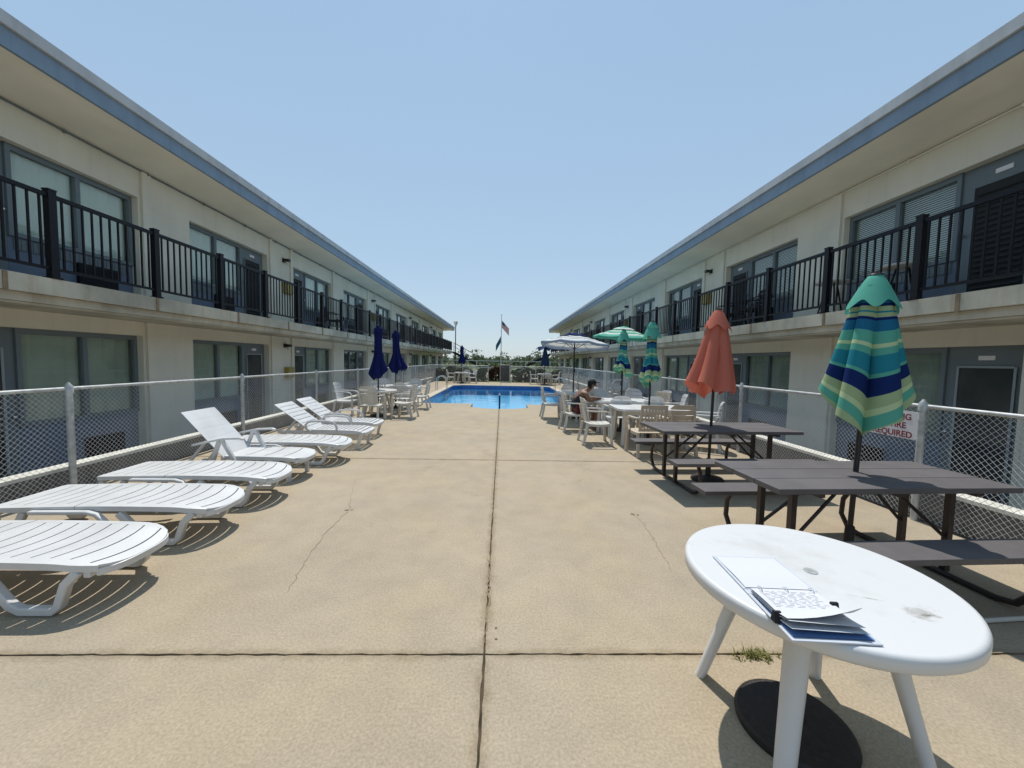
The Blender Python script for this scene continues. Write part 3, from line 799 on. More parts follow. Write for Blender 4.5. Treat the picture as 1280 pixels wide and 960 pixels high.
def reclined(angle, slots, slotw, loop, hingex=-.10):
    r = empty('reclined_lounger', '-', 'sun lounger'); W = .56
    zf = lambda x, y: .33 + .008*math.cos(x*2.5) - (.05*max(0, (x-.6)/.3)**2 if x > .6 else 0)
    mb = MB(); slot_panel(mb, hingex+.02, .86, W, slots, slotw, 0 if loop else .03, zf, round_end=.02 if loop else .12, skirt=.05); mb.build('seat', M['plastic'], r, smooth=True, ang=35)
    ca, sa = math.cos(angle), math.sin(angle)
    def tf(p):
        d = p.x; h = p.z
        return Vector((hingex - d*ca - h*sa, p.y, .325 + d*sa - h*ca if False else .325 + d*sa + h*ca))
    mb = MB(); slot_panel(mb, .0, .74, W, 7 if loop else 4, slotw, 0, lambda x, y: .012*math.sin(x*4), tf=tf, skirt=.035); mb.build('backrest', M['plastic'], r, smooth=True, ang=35)
    top = Vector((hingex-.5*ca, 0, .325+.5*sa))
    mb = MB()
    for s in (-1, 1): mb.beam([(hingex-.33*ca, s*.2, .325+.33*sa-.03), (hingex-.62, s*.2, .05)], .03, .035)
    mb.beam([(hingex-.62,-.22,.06),(hingex-.62,.22,.06)], .03, .03); mb.build('prop', M['plastic'], r, bevel=.005)
    for s in (-1, 1):
        y = s*.27
        mb = MB()
        if loop: mb.beam([(.80,y,.30),(.74,y,.12),(.71,y,.0)], .05, .05)
        else: mb.beam([(.66,y*.8,.30),(.68,y*.85,.14),(.69,y*.85,.0)], .055, .045)
        mb.build('leg', M['plastic'], r, bevel=.006)
        mb = MB(); mb.beam([(-.55,y,.30),(-.62,y,.14),(-.66,y,.0)] if loop else [(-.30,y*1.1,.30),(-.34,y*1.1,.0)], .05, .05); mb.build('leg', M['plastic'], r, bevel=.006)
        mb = MB()
        if loop:
            pts = [(-.14,y*1.1,.33),(-.16,y*1.12,.42),(-.10,y*1.14,.475),(.02,y*1.15,.49),(.22,y*1.15,.49),(.32,y*1.14,.47),(.37,y*1.12,.40),(.38,y*1.1,.31)]
            mb.tube(pts, .020, 8)
        else:
            mb.beam([(-.42,y*1.22,.48),(-.05,y*1.22,.565),(.16,y*1.22,.575),(.20,y*1.22,.56)], .055, .025)
            mb.beam([(-.10,y*1.2,.545),(-.19,y*1.15,.30),(-.24,y*1.15,.02)], .045, .04); mb.beam([(-.07,y*1.2,.55),(.06,y*1.15,.30),(.10,y*1.15,.02)] if s < 0 else [(-.07,y*1.2,.55),(.06,y*1.15,.30),(.12,y*1.15,.02)], .045, .04)
        mb.build('armrest', M['plastic'], r, smooth=True, bevel=0 if loop else .005)
    if loop:
        mb = MB()
        for s in (-1, 1): mb.beam([(-.85+.2, s*.27, .285), (.80, s*.27, .285)], .025, .055)
        mb.build('side_rail', M['plastic'], r, bevel=.004)
    return r
LG = 'white sun loungers along the left fence'
fl = flat_lounger()
for i, (x, y, rz, lab) in enumerate((
        (-3.24, 2.59, .00, 'white flat sun lounger nearest the camera, cut off by the frame'),
        (-3.27, 3.46, .03, 'white flat sun lounger, second from the camera, lying fully in view'),
        (-3.27, 4.30, .02, 'white flat sun lounger just in front of the one with its solid back raised'),
        (-3.20, 5.93, .02, 'white flat sun lounger just beyond the one with its solid back raised'))):
    o = fl if i == 0 else copy_tree(fl)
    o.location = (x, y, 0); o.rotation_euler = (0, 0, rz); tag(o, lab, 'sun lounger', LG)
o = reclined(R(48), 3, .013, False); o.location = (-3.38, 5.12, 0); tag(o, 'white lounger with raised solid back and wide angled armrests', 'sun lounger', LG)
ra = reclined(R(36), 11, .024, True, -.10); ra.location = (-3.22, 6.98, 0); tag(ra, 'white slatted lounger with raised back and loop arms, nearer of the two', 'sun lounger', LG)
o = copy_tree(ra); o.location = (-3.32, 7.88, 0); tag(o, 'white slatted lounger with raised back and loop arms, farther of the two', 'sun lounger', LG)

# ------------------------------------------------------------------ chairs
def chair(kind, m):
    """resin armchair facing +x; kind: 'bars' upright slats, 'bands' horizontal slots, 'round' rounded back, 'fan' tall adirondack-like"""
    r = empty('patio_chair', '-', 'chair')
    w = .46; ht = .90 if kind != 'fan' else 1.02
    mb = MB(); zf = lambda x, y: .42-.012*math.cos(x*7)
    slot_panel(mb, -.22, .24, w, 3, .008, 0, zf, border=.04, round_end=.03, skirt=.05); mb.build('seat', m, r, smooth=True, ang=35)
    lean = .20
    X = lambda z: -.21-(z-.40)*lean
    mb = MB()
    def slat(y0, y1, z0, z1, zt=None):
        z1b = zt or z1
        vs = []
        for dx in (0, .022):
            vs += [(X(z0)-dx,y0,z0),(X(z0)-dx,y1,z0),(X(z1b)-dx,y1,z1b),(X(z1)-dx,y0,z1)]
        mb.add(vs, [(0,1,2,3),(7,6,5,4),(0,4,5,1),(1,5,6,2),(2,6,7,3),(3,7,4,0)])
    if kind == 'bars':
        slat(-w/2, w/2, ht-.07, ht); slat(-w/2, w/2, .44, .50); slat(-w/2, -w/2+.05, .502, ht-.072); slat(w/2-.05, w/2, .502, ht-.072)
        for i in range(6): slat(-w/2+.085+.053*i, -w/2+.085+.053*i+.028, .502, ht-.072)
    else:
        n = 5; zb = .45; hb = ht-zb
        cut = 14
        def half(z):
            t = (z-zb)/hb
            if kind == 'bands': return w/2*(1-.05*t) if t < .88 else w/2*(.955-.25*(t-.88)/.12)
            if kind == 'fan': return w/2*(.75+.35*math.sin(t*2.2)) if t < .75 else w/2*1.1*math.sqrt(max(.02, 1-((t-.75)/.25)**2*.8))
            return w/2*(1.0+.03*t) if t < .6 else w/2*1.02*math.sqrt(max(.04, 1-((t-.6)/.42)**2.6))
        for b in range(n):
            z0 = zb+hb*b/n+(.006 if b else 0); z1 = zb+hb*(b+1)/n-(.006 if b < n-1 else 0)
            K = 4
            for k in range(K):
                a = z0+(z1-z0)*k/K; c = z0+(z1-z0)*(k+1)/K; ha, hc = half(a), half(c)
                vs = []
                NY = 8
                for dx in (0, .018):
                    for zz, hh in ((a, ha), (c, hc)):
                        for j in range(NY+1):
                            y = -hh+2*hh*j/NY; vs.append((X(zz)-dx+.05*(2*y/w)**2, y, zz))
                q = NY+1; fs = []
                for j in range(NY):
                    fs += [(j,j+1,q+j+1,q+j), (2*q+j,3*q+j,3*q+j+1,2*q+j+1), (j,2*q+j,2*q+j+1,j+1), (q+j,q+j+1,3*q+j+1,3*q+j)]
                fs += [(0,q,3*q,2*q), (NY,2*q+NY,3*q+NY,q+NY)]
                mb.add(vs, fs)
        if kind != 'fan':
            slat(-w/2+.02, -w/2+.06, .455, ht-.16); slat(w/2-.06, w/2-.02, .455, ht-.16)
        else:
            slat(-.03, .03, .455, ht-.05)
    mb.build('backrest', m, r, smooth=(kind != 'bars'), ang=30, bevel=.004 if kind == 'bars' else 0)
    for s in (-1, 1):
        y = s*.245
        mb = MB(); mb.beam([(.235,y,.405),(.245,y*1.02,.20),(.26,y*1.04,0)], .05, .05); mb.build('leg', m, r, bevel=.006)
        mb = MB(); mb.beam([(-.22,y*.95,.405),(-.25,y*.97,.20),(-.30,y,0)], .05, .05); mb.build('leg', m, r, bevel=.006)
        mb = MB(); ya = s*.265
        mb.beam([(X(.68)+.01,ya*.96,.665),(-.1,ya,.66),(.12,ya,.655),(.20,ya,.63),(.245,ya,.55),(.248,ya*.96,.41)], .05, .026, (0,0,1)); mb.build('armrest', m, r, smooth=True, bevel=.005)
    return r
PROTO = {}
CG = 'patio chairs round the white poolside tables'
def put_chair(kind, mk, x, y, deg, label, group=CG, z=0.0, name='patio_chair'):
    key = (kind, mk)
    if key not in PROTO:
        o = PROTO[key] = chair(kind, M[mk])
    else: o = copy_tree(PROTO[key])
    o.name = name; o.location = (x, y, z); o.rotation_euler = (0, 0, R(deg)); tag(o, label, 'chair', group); return o
P_, A_, B_ = 'plastic', 'plastic_old', 'beige'
# left set
put_chair('bands', P_, -4.30, 10.75, 0, 'white chair in profile facing right, next to the slatted loungers')
put_chair('bands', A_, -3.28, 9.75, 90, 'aged white chair seen from behind below the nearer navy umbrella')
put_chair('bands', A_, -2.62, 10.45, 172, 'aged white chair facing left, right of the nearer navy umbrella')
put_chair('bars', P_, -3.72, 11.35, 270, 'white slat-back chair just behind the table of the nearer navy umbrella')
put_chair('round', P_, -2.92, 11.5, 82, 'white round-back chair between the two navy umbrella tables')
put_chair('round', P_, -4.0, 13.1, 290, 'white chair behind the nearer navy umbrella, close to the fence')
put_chair('round', P_, -3.05, 13.3, 265, 'white round-back chair at the pool side beyond the farther navy umbrella')
put_chair('bands', A_, -2.62, 12.4, 180, 'aged white chair in profile facing left at the pool corner')
# right set
put_chair('bands', A_, 1.88, 7.50, 0, 'aged white chair facing right in the open, sun on its seat')
put_chair('bars', B_, 2.55, 6.62, 92, 'beige slat-back chair behind the far picnic table')
put_chair('bands', B_, 3.12, 6.72, 90, 'beige banded-back chair behind the far picnic table, left of the orange umbrella')
put_chair('bands', P_, 3.86, 7.15, 150, 'white chair with tilted back beside the orange umbrella pole')
put_chair('round', P_, 2.55, 8.32, 90, 'white round-back chair between the two white tables, left one')
put_chair('round', P_, 3.25, 8.30, 90, 'white round-back chair between the two white tables, behind the nearer striped closed umbrella')
put_chair('bands', P_, 3.95, 8.75, 165, 'small white chair facing left near the fence post, right of the striped closed umbrellas')
put_chair('round', P_, 3.60, 10.1, 270, 'white round-back chair beyond the white tables, between the striped closed umbrellas')
put_chair('bands', P_, 4.0, 9.75, 190, 'white chair in profile beside the fence beyond the far white table')
put_chair('bars', B_, 3.72, 9.25, 200, 'beige slat-back chair at the end of the far white table')
put_chair('round', P_, 2.62, 9.95, 270, 'white round-back chair facing the camera to the right of the seated person')
put_chair('bands', A_, 1.70, 8.85, 5, 'aged white chair the person is sitting on')
put_chair('bands', A_, 1.42, 10.8, 0, 'aged white chair facing right left of the open navy and white umbrella')
put_chair('round', P_, 2.08, 11.6, 270, 'white chair behind the small table under the navy and white umbrella')
put_chair('bands', A_, 2.20, 10.28, 95, 'aged white chair before the table under the navy and white umbrella')
for i in range(3):
    put_chair('fan', P_, 3.5+.02*i, 11.6-.02*i, 178, ('white tall-back chair at the bottom of the stack by the right fence', 'white tall-back chair in the middle of the stack by the right fence', 'white tall-back chair on top of the stack by the right fence')[i], 'stacked tall-back white chairs', .21*i, 'stacked_chair')
# far sets
for cx, w in ((-2.75, 'left'), (2.95, 'right')):
    for dx, dy, a, t in ((-.72, -.05, 0, 'on its left'), (.75, -.05, 180, 'on its right'), (.25, .72, 265, 'behind it')):
        put_chair('round', A_, cx+dx, 26.4+dy, a, 'white chair at the far %s round table by the hedge, %s' % (w, t), 'chairs at the far round tables')

# ------------------------------------------------------------------ tables
def round_table(r_top, h, m, legs=4, spl=(.21, .30), lip=.05):
    r = empty('round_table', '-', 'table')
    mb = MB(); R0 = r_top
    prof = [(.0, h-.012), (R0-.05, h-.012), (R0-.045, h-lip-.01), (R0-.012, h-lip-.012), (R0, h-lip), (R0+.001, h-.016), (R0-.004, h-.005), (R0-.014, h), (R0-.02, h-.0005), (.024, h-.0005), (.0, h-.0005)]
    mb.lathe(prof, 72, cap=False); mb.build('tabletop', m, r, smooth=True, ang=50)
    for k in range(legs):
        t = math.pi/4 + k*2*math.pi/legs; c, s = math.cos(t), math.sin(t)
        mb = MB(); d = Vector((c, s, 0)); n = Vector((-s, c, 0))
        vs = []; fs = []; N = 9
        prof = [(spl[0]*1.02, h-.035, .052, .040), (spl[0]*1.07, h-.18, .046, .034), (spl[0]*1.07+(spl[1]*1.2-spl[0]*1.07)*(h*.58-.18)/(h-.18), h*.42, .040, .028), (spl[1]*1.2, 0, .034, .025)]
        for rr, z, a, b in prof:
            for k2 in range(N):
                q = 2*math.pi*k2/N; vs.append(d*(rr*1.15) + n*(a*math.cos(q)) + d*(b*math.sin(q)) + Vector((0,0,z)))
        for i in range(len(prof)-1):
            for k2 in range(N): fs.append((i*N+k2, i*N+(k2+1) % N, (i+1)*N+(k2+1) % N, (i+1)*N+k2))
        fs += [tuple(range(N)), tuple((len(prof)-1)*N+k2 for k2 in range(N))]
        mb.add(vs, fs); mb.build('leg', m, r, smooth=True, ang=60)
    return r
def near_table():
    r = round_table(.492, .72, M['tabletop']); r.location = (1.344, 1.567, 0); r.rotation_euler = (0, 0, R(-1))
    tag(r, 'large round white resin table in the foreground holding a binder', 'table', 'round white tables')
    # apron under the top
    mb = MB()
    for k in range(4):
        t = math.pi/4+k*math.pi/2; t2 = t+math.pi/2
        a = Vector((math.cos(t)*.27, math.sin(t)*.27, .655)); b = Vector((math.cos(t2)*.27, math.sin(t2)*.27, .655))
        mid = (a+b)*.5*1.25; mid.z = .672
        mb.beam([a, a*.5+mid*.5, mid, b*.5+mid*.5, b], .02, .05)
    mb.build('apron', M['plastic'], r, bevel=.003)
    mb = MB(); mb.lathe([(.026, .7195), (.026, .7225), (.020, .7235)], 20)
    for i in range(4): mb.box(-.018, .018, -.014+.008*i, -.010+.008*i, .7236, .7245)
    mb.build('hole_cover', M['galv'], r, smooth=True)
    return r
NT = near_table()
def small_round(x, y, label, g='round white tables'):
    o = copy_tree(SR) if SR.get('used') else SR
    SR['used'] = 1; o.location = (x, y, 0); tag(o, label, 'table', g); return o
SR = round_table(.50, .73, M['plastic_old'])
small_round(-3.38, 10.6, 'round white table under the nearer closed navy umbrella')
small_round(-3.40, 12.4, 'round white table under the farther closed navy umbrella of the pair')
small_round(2.05, 10.9, 'round white table under the open navy and white umbrella')
small_round(-2.75, 26.4, 'round white table at the far left corner by the hedge')
small_round(2.95, 26.4, 'round white table at the far right corner by the hedge')
for o in COL.objects:
    if 'used' in o: del o['used']
def long_table(x, y, L, W, label):
    r = empty('long_table', label, 'table', (x, y, 0), R(-2), 'long white tables by the right fence')
    mb = MB(); c = .10
    poly = [(-L/2+c,-W/2),(L/2-c,-W/2),(L/2,-W/2+c),(L/2,W/2-c),(L/2-c,W/2),(-L/2+c,W/2),(-L/2,W/2-c),(-L/2,-W/2+c)]
    mb.prism(poly, .675, .72); mb.build('tabletop', M['plastic'], r, bevel=.006)
    mb = MB(); mb.box(-L/2+.14, L/2-.14, -W/2+.10, -W/2+.125, .60, .674); mb.box(-L/2+.14, L/2-.14, W/2-.125, W/2-.10, .60, .674); mb.build('apron', M['plastic_old'], r)
    for sx in (-1, 1):
        for sy in (-1, 1):
            mb = MB(); mb.beam([(sx*(L/2-.15), sy*(W/2-.14), .672), (sx*(L/2-.12), sy*(W/2-.10), 0)], .07, .07); mb.build('leg', M['plastic_old'], r, bevel=.008)
long_table(2.95, 7.60, 1.40, .92, 'long white resin table nearer the picnic tables, striped umbrella through it')
long_table(2.83, 9.00, 1.40, .86, 'long white resin table where the person in the black cap sits')

def picnic_table():
    r = empty('picnic_table', '-', 'picnic table')
    L = 1.86
    mb = MB()
    for i in range(3):
        y0 = -.375+.252*i; mb.box(-L/2, L/2, y0, y0+.246, .715, .755)
    mb.build('tabletop', M['plank'], r, bevel=.004)
    for s in (-1, 1):
        mb = MB(); y0 = s*.615-.128
        mb.box(-L/2, L/2, y0, y0+.256, .40, .44); mb.build('bench_seat', M['plank'], r, bevel=.004)
    for s in (-1, 1):
        x = s*.60
        mb = MB()
        pts = [(x,-.60,.398),(x,-.66,.30),(x,-.67,.15),(x,-.60,.05),(x,-.50,.025),(x,0,.025),(x,.50,.025),(x,.60,.05),(x,.67,.15),(x,.66,.30),(x,.60,.398)]
        mb.tube(pts, .022, 8); mb.build('end_frame', M['brown'], r, smooth=True)
        for sy in (-1, 1):
            mb = MB(); mb.beam([(x+.045*s, sy*.16, .03), (x+.045*s, sy*.16, .713)], .042, .042); mb.build('leg', M['brown'], r)
            mb = MB(); mb.tube([(x+.02*s, sy*.16, .30), (x-.42*s, sy*.10, .70)], .013, 6); mb.build('brace', M['brown'], r, smooth=True)
    mb = MB()
    for x in (-.60, 0, .60): mb.beam([(x,-.36,.70),(x,.36,.70)], .04, .028)
    mb.build('cleat', M['brown'], r)
    return r
pt = picnic_table(); pt.location = (2.83, 2.95, 0); pt.rotation_euler = (0, 0, R(2.6))
tag(pt, 'dark grey plank picnic table nearest the camera, under the striped umbrella', 'picnic table', 'dark picnic tables')
pt2 = copy_tree(pt); pt2.location = (2.95, 5.12, 0); tag(pt2, 'dark grey plank picnic table under the closed orange umbrella', 'picnic table', 'dark picnic tables')

# ------------------------------------------------------------------ umbrellas
def closed_umbrella(name, label, x, y, m, ztop, zbot, rb, seed, vent=.17, nf=8, base=True, rib_out=None, polez=0.0, wind=0.0, group='closed poolside umbrellas', vlen=.22, twist=0, r0=.055, tied=0, dip=0, lean=(0, 0), fold_amp=1.0):
    r = empty(name, label, 'umbrella', (x, y, 0), 0, group); rn = random.Random(seed); r.rotation_euler = (lean[0], lean[1], 0)
    mb = MB(); mb.tube([(0,0,polez), (0,0,ztop-.02)], .019, 10); mb.build('pole', M['pole'], r, smooth=True)
    mb = MB(); N = 96; K = 26; vs = []; fs = []; st = []
    ph = [rn.uniform(0, 6.28) for _ in range(5)]; amp = [rn.uniform(.6, 1.1) for _ in range(nf)]
    for i in range(K+1):
        t = i/K
        for k in range(N):
            a = 2*math.pi*k/N; fold = 2*abs(math.cos((nf*a+ph[0]+.7*t+.45*math.sin(2*a+ph[3]))/2))**.75-1; am = amp[int(a/(2*math.pi)*nf) % nf]
            base_r = r0+(rb-r0)*(t**.85)
            if tied: base_r = r0*1.6-.25*r0*math.sin(min(1, t/.6)*math.pi)+(rb-r0*1.6)*max(0, min(1, (t-.55)/.36))**1.3-(.25*rb*((t-.91)/.09)**2 if t > .91 else 0)
            rr = base_r*(1+(.10+.20*t)*fold*am*fold_amp+.10*t*math.sin(2*a+ph[1])+.06*t*math.sin(3*a+ph[2]))
            rr = max(rr, .03)
            z = ztop-.09-(ztop-.09-zbot)*t + (t**3)*(.05*fold*am+(.0 if dip else .07*math.sin(a+ph[2]))+.05*math.sin(2*a+ph[4])*(0 if dip else 1)-dip*math.cos(a+2.2))
            vs.append((rr*math.cos(a+twist*t)+wind*t*t, rr*math.sin(a+twist*t), z)); st.append(.22+.78*t+.02*math.sin(3*a+ph[1])*t)
    for i in range(K):
        for k in range(N): fs.append((i*N+k, i*N+(k+1) % N, (i+1)*N+(k+1) % N, (i+1)*N+k))
    mb.add(vs, fs, st)
    can = mb.build('canopy', m, r, smooth=True, ang=80)
    mb = MB(); vs = []; fs = []; st = []; K2 = 7; nv = 6
    for i in range(K2+1):
        t = i/K2
        for k in range(N):
            a = 2*math.pi*k/N; f = math.cos(nv*a+ph[3])
            rr = .045+(vent-.045)*t**.95*(1+.13*f*t)
            z = ztop-.01-vlen*(t**1.08)-.19*vent*t*t*f+.02*t*math.sin(a+ph[1])
            vs.append((rr*math.cos(a), rr*math.sin(a), z)); st.append(.001+.2*t)
    for i in range(K2):
        for k in range(N): fs.append((i*N+k, i*N+(k+1) % N, (i+1)*N+(k+1) % N, (i+1)*N+k))
    fs.append(tuple(range(N)))
    mb.add(vs, fs, st); mb.build('vent', m, can, smooth=True, ang=80)
    mb = MB(); mb.lathe([(.044, ztop-.014), (.050, ztop-.004), (.044, ztop+.006), (.016, ztop+.012), (.015, ztop+.024), (.004, ztop+.03)], 12); mb.build('finial', M['pole'], r, smooth=True)
    # folded ribs peeping out below
    mb = MB()
    for k in range(nf):
        a = 2*math.pi*k/nf+.3; mb.tube([(.035*math.cos(a), .035*math.sin(a), ztop-.3), (rb*.45*math.cos(a), rb*.45*math.sin(a), zbot+.10)], .006, 5)
    mb.build('ribs', M['pole'], r)
    if base:
        mb = MB(); mb.lathe([(.215, 0), (.215, .02), (.19, .045), (.06, .065), (.035, .075), (.032, .30), (.026, .31)], 32); mb.build('base', M['blackbase'], r, smooth=True, ang=50)
    return r
closed_umbrella('patio_umbrella', 'closed umbrella striped in teal, navy and lime, nearest the camera', 2.86, 2.99, M['seaside'], 2.33, 1.36, .205, 12, vent=.165, nf=6, vlen=.25, r0=.085, dip=.25, fold_amp=1.4, lean=(0, R(1.6)))
closed_umbrella('patio_umbrella', 'closed coral orange umbrella through the far picnic table', 2.87, 5.15, M['orange'], 2.34, 1.24, .27, 21, vent=.165, nf=6, wind=-.05, vlen=.25, r0=.08, lean=(0, R(.8)))
closed_umbrella('patio_umbrella', 'slim closed teal and navy striped umbrella through the nearer long white table', 2.95, 7.55, M['seaside'], 2.42, 1.20, .18, 31, vent=.175, nf=6, vlen=.30, r0=.062, tied=1)
closed_umbrella('patio_umbrella', 'slim closed teal and navy striped umbrella at the farther long white table', 2.83, 8.95, M['seaside'], 2.36, 1.32, .19, 44, vent=.15, nf=6, vlen=.26, twist=.8, r0=.055, tied=1)
closed_umbrella('patio_umbrella', 'closed navy umbrella by the left fence, nearer of the pair', -3.38, 10.6, M['navy'], 2.48, 1.08, .225, 51, vent=.13, nf=6, vlen=.2, r0=.07, tied=1)
closed_umbrella('patio_umbrella', 'closed navy umbrella by the left fence, farther of the pair', -3.40, 12.4, M['navy'], 2.48, 1.20, .235, 62, vent=.12, nf=6, vlen=.18, wind=.08, r0=.07, tied=1)
closed_umbrella('patio_umbrella', 'closed navy umbrella at the far left round table by the hedge', -2.75, 26.4, M['navy'], 2.55, 1.35, .24, 71, vent=.13, nf=6, r0=.08, tied=1)
closed_umbrella('patio_umbrella', 'closed dark blue umbrella with flared top at the far right round table', 2.95, 26.4, M['slatebl'], 2.70, 1.30, .25, 82, vent=.62, nf=6, vlen=.24)
def open_umbrella(label, x, y, m, Rr, zrim, zpk, tilt=(0, 0), rz=0, cx=0):
    r = empty('open_umbrella', label, 'umbrella', (x, y, 0), rz, 'open poolside umbrellas')
    T = Matrix.Translation((0, 0, zpk-.3)) @ Matrix.Rotation(tilt[0], 4, 'X') @ Matrix.Rotation(tilt[1], 4, 'Y') @ Matrix.Translation((0, 0, -(zpk-.3)))
    mb = MB(); mb.tube([(0,0,0), (0,0,zpk-.3)], .019, 10)
    mb.tube([T @ Vector((0,0,zpk-.3)), T @ Vector((0,0,zpk))], .017, 10); mb.build('pole', M['pole'], r, smooth=True)
    mb = MB(); vs = []; fs = []; st = []; n = 8; S = 6; K = 10
    def pt(t, k):
        a = 2*math.pi*(k/(n*S)); seg = (k % S)/S
        c = math.cos(math.pi/n)/math.cos((seg-.5)*2*math.pi/n)     # straight edge between ribs
        c = 1-(1-c)*(.4+.6*t)
        rr = Rr*t*c
        sag = .05*math.sin(math.pi*seg)*t*(1 if t > .1 else 0)
        z = zpk-(zpk-zrim)*(t**1.25)-sag*.5
        return T @ Vector((rr*math.cos(a), rr*math.sin(a), z))
    for i in range(K+1):
        for k in range(n*S): vs.append(pt(.02+.98*i/K, k)); st.append(.001+i/K)
    Nn = n*S
    for i in range(K):
        for k in range(Nn): fs.append((i*Nn+k, i*Nn+(k+1) % Nn, (i+1)*Nn+(k+1) % Nn, (i+1)*Nn+k))
    o = len(vs)                                                    # hanging valance
    for k in range(Nn):
        p = pt(1.0, k); vs.append((p.x*1.005, p.y*1.005, p.z-.06-.012*math.sin(k*2*math.pi/S))); st.append(.97)
    for k in range(Nn): fs.append((K*Nn+k, K*Nn+(k+1) % Nn, o+(k+1) % Nn, o+k))
    mb.add(vs, fs, st); can = mb.build('canopy', m, r, smooth=True, ang=25, fix=False)
    mb = MB(); vs = []; fs = []; st = []
    for i in range(4):
        t = .01+.33*i/3
        for k in range(Nn):
            p = pt(t, k); vs.append((p.x*1.02, p.y*1.02, p.z+.05-.02*i/3)); st.append(.001+.3*i/3)
    for i in range(3):
        for k in range(Nn): fs.append((i*Nn+k, i*Nn+(k+1) % Nn, (i+1)*Nn+(k+1) % Nn, (i+1)*Nn+k))
    mb.add(vs, fs, st); mb.build('vent', m, can, smooth=True, ang=25, fix=False)
    for k in range(n):
        mb = MB(); a = 2*math.pi*k/n
        tip = pt(.97, k*S); mid = pt(.5, k*S); hub = T @ Vector((0,0,zpk-.02)); low = T @ Vector((0,0,zpk-.42))
        dz = Vector((0,0,-.015))
        mb.tube([hub+dz, mid+dz, tip+dz], .006, 5); mb.tube([low, mid+dz], .005, 5); mb.build('rib', M['pole'], r, smooth=True)
    mb = MB(); q = T @ Vector((0,0,zpk)); mb.sphere((q.x, q.y, q.z+.05), .028, 10, 7); mb.build('finial', M['pole'], r, smooth=True)
    mb = MB(); mb.lathe([(.22, 0), (.22, .03), (.18, .06), (.04, .08), (.03, .30)], 28); mb.build('base', M['blackbase'], r, smooth=True, ang=50)
    mb = MB(); mb.box(-.02, .02, -.045, -.018, 1.30, 1.40); mb.build('crank_box', M['pole'], r)
open_umbrella('open navy and white striped umbrella over the small poolside table', 2.05, 10.9, M['navystripe'], 1.0, 2.09, 2.37, (R(-3), R(4)), .2)
open_umbrella('open mint green striped umbrella beside the right fence', 3.93, 12.5, M['mintstripe'], .98, 2.42, 2.74, (R(4), R(2)), .35)

# ------------------------------------------------------------------ things on and under the near table
def binder():
    r = empty('ring_binder', 'open white ring binder with papers lying on the round white table', 'binder', (1.0, 1.41, .722), R(-4))
    mb = MB(); mb.box(-.04, .24, .015, .27, .0, .005); mb.box(-.04, .24, -.265, -.018, .0, .005); mb.box(-.04, .24, -.016, .013, .0, .004)
    mb.build('cover', M['clear'], r, bevel=.001)
    def sheet(y0, y1, z, curl, x0=-.03, x1=.225, n=10):
        mb = MB(); vs = []; fs = []
        for i in range(n+1):
            t = i/n; y = y0+(y1-y0)*t
            for j in range(6):
                u = j/5; vs.append((x0+(x1-x0)*u, y, z+curl(t, u)))
        for i in range(n):
            for j in range(5): fs.append((i*6+j, i*6+j+1, (i+1)*6+j+1, (i+1)*6+j))
        off = len(vs); vs += [(a, b, c-.0012) for a, b, c in vs]; fs += [tuple(off+q for q in f[::-1]) for f in list(fs)]
        return mb.add(vs, fs)
    rn = random.Random(4)
    for i in range(3):
        sheet(-.012, -.222-.012*i, .024-.006*i, lambda t, u, i=i: .010*math.sin(t*2.4)*(1-i*.2)+(.20-.06*i)*max(0, t-.66)**1.5*(.45+1.2*u*u if i == 0 else .9-.4*u), -.03, .205+.006*i, 16).build('paper_sheet', M['paper'] if i < 2 else M['clear'], r, smooth=True)
    sheet(.02, .26, .008, lambda t, u: .002*math.sin(t*5)).build('paper_sheet', M['paper'], r, smooth=True)
    sheet(-.03, -.252, .0075, lambda t, u: .002).build('divider_page', M['bluepaper'], r, smooth=True)
    mb = MB()
    for i in range(13):
        y = -.035-.0085*i
        x = -.012
        while x < .17:
            l = rn.uniform(.008, .03); t = (-.012-y)/.21
            z = .0245+.010*math.sin(t*2.4)+.20*max(0, t-.66)**1.5*(.45+1.2*((x+.03)/.235)**2)
            mb.box(x, min(x+l, .18), y-.0006, y+.0006, z-.001, z+.0003); x += l+rn.uniform(.006, .022)
    mb.build('printing', M['ink'], r)
    for x in (.0, .095, .19):
        mb = MB(); mb.tube([(x, -.022+.021*math.cos(a), .012+.024*math.sin(a)) for a in [math.pi*k/10 for k in range(11)]], .0016, 6); mb.build('ring', M['chrome'], r, smooth=True)
    for x, y in ((-.034, -.175), (.205, -.11)):
        mb = MB(); mb.prism([(y-.014, .006), (y+.014, .006), (y+.004, .042), (y-.004, .042)], x-.012, x+.012, 'x'); mb.build('binder_clip', M['blackcloth'], r)
    return r
binder()
def spare_base():
    r = empty('umbrella_base', 'worn black round umbrella base lying under the round white table', 'umbrella base', (1.32, 1.575, 0))
    mb = MB(); prof = [(.225, 0), (.228, .02), (.222, .034)]
    for i in range(9): prof += [(.215-.02*i, .038+.002*i), (.207-.02*i, .0345+.002*i)]
    prof += [(.03, .06), (.028, .065)]
    mb.lathe(prof, 48); mb.build('base_plate', M['blackbase'], r, smooth=True, ang=50)
    mb = MB(); mb.tube([(.07,.11,.05), (.07,.11,.26)], .012, 8); mb.tube([(.05,.11,.20), (.07,.11,.20)], .008, 6); mb.build('stem', M['rustpole'], r, smooth=True)
spare_base()
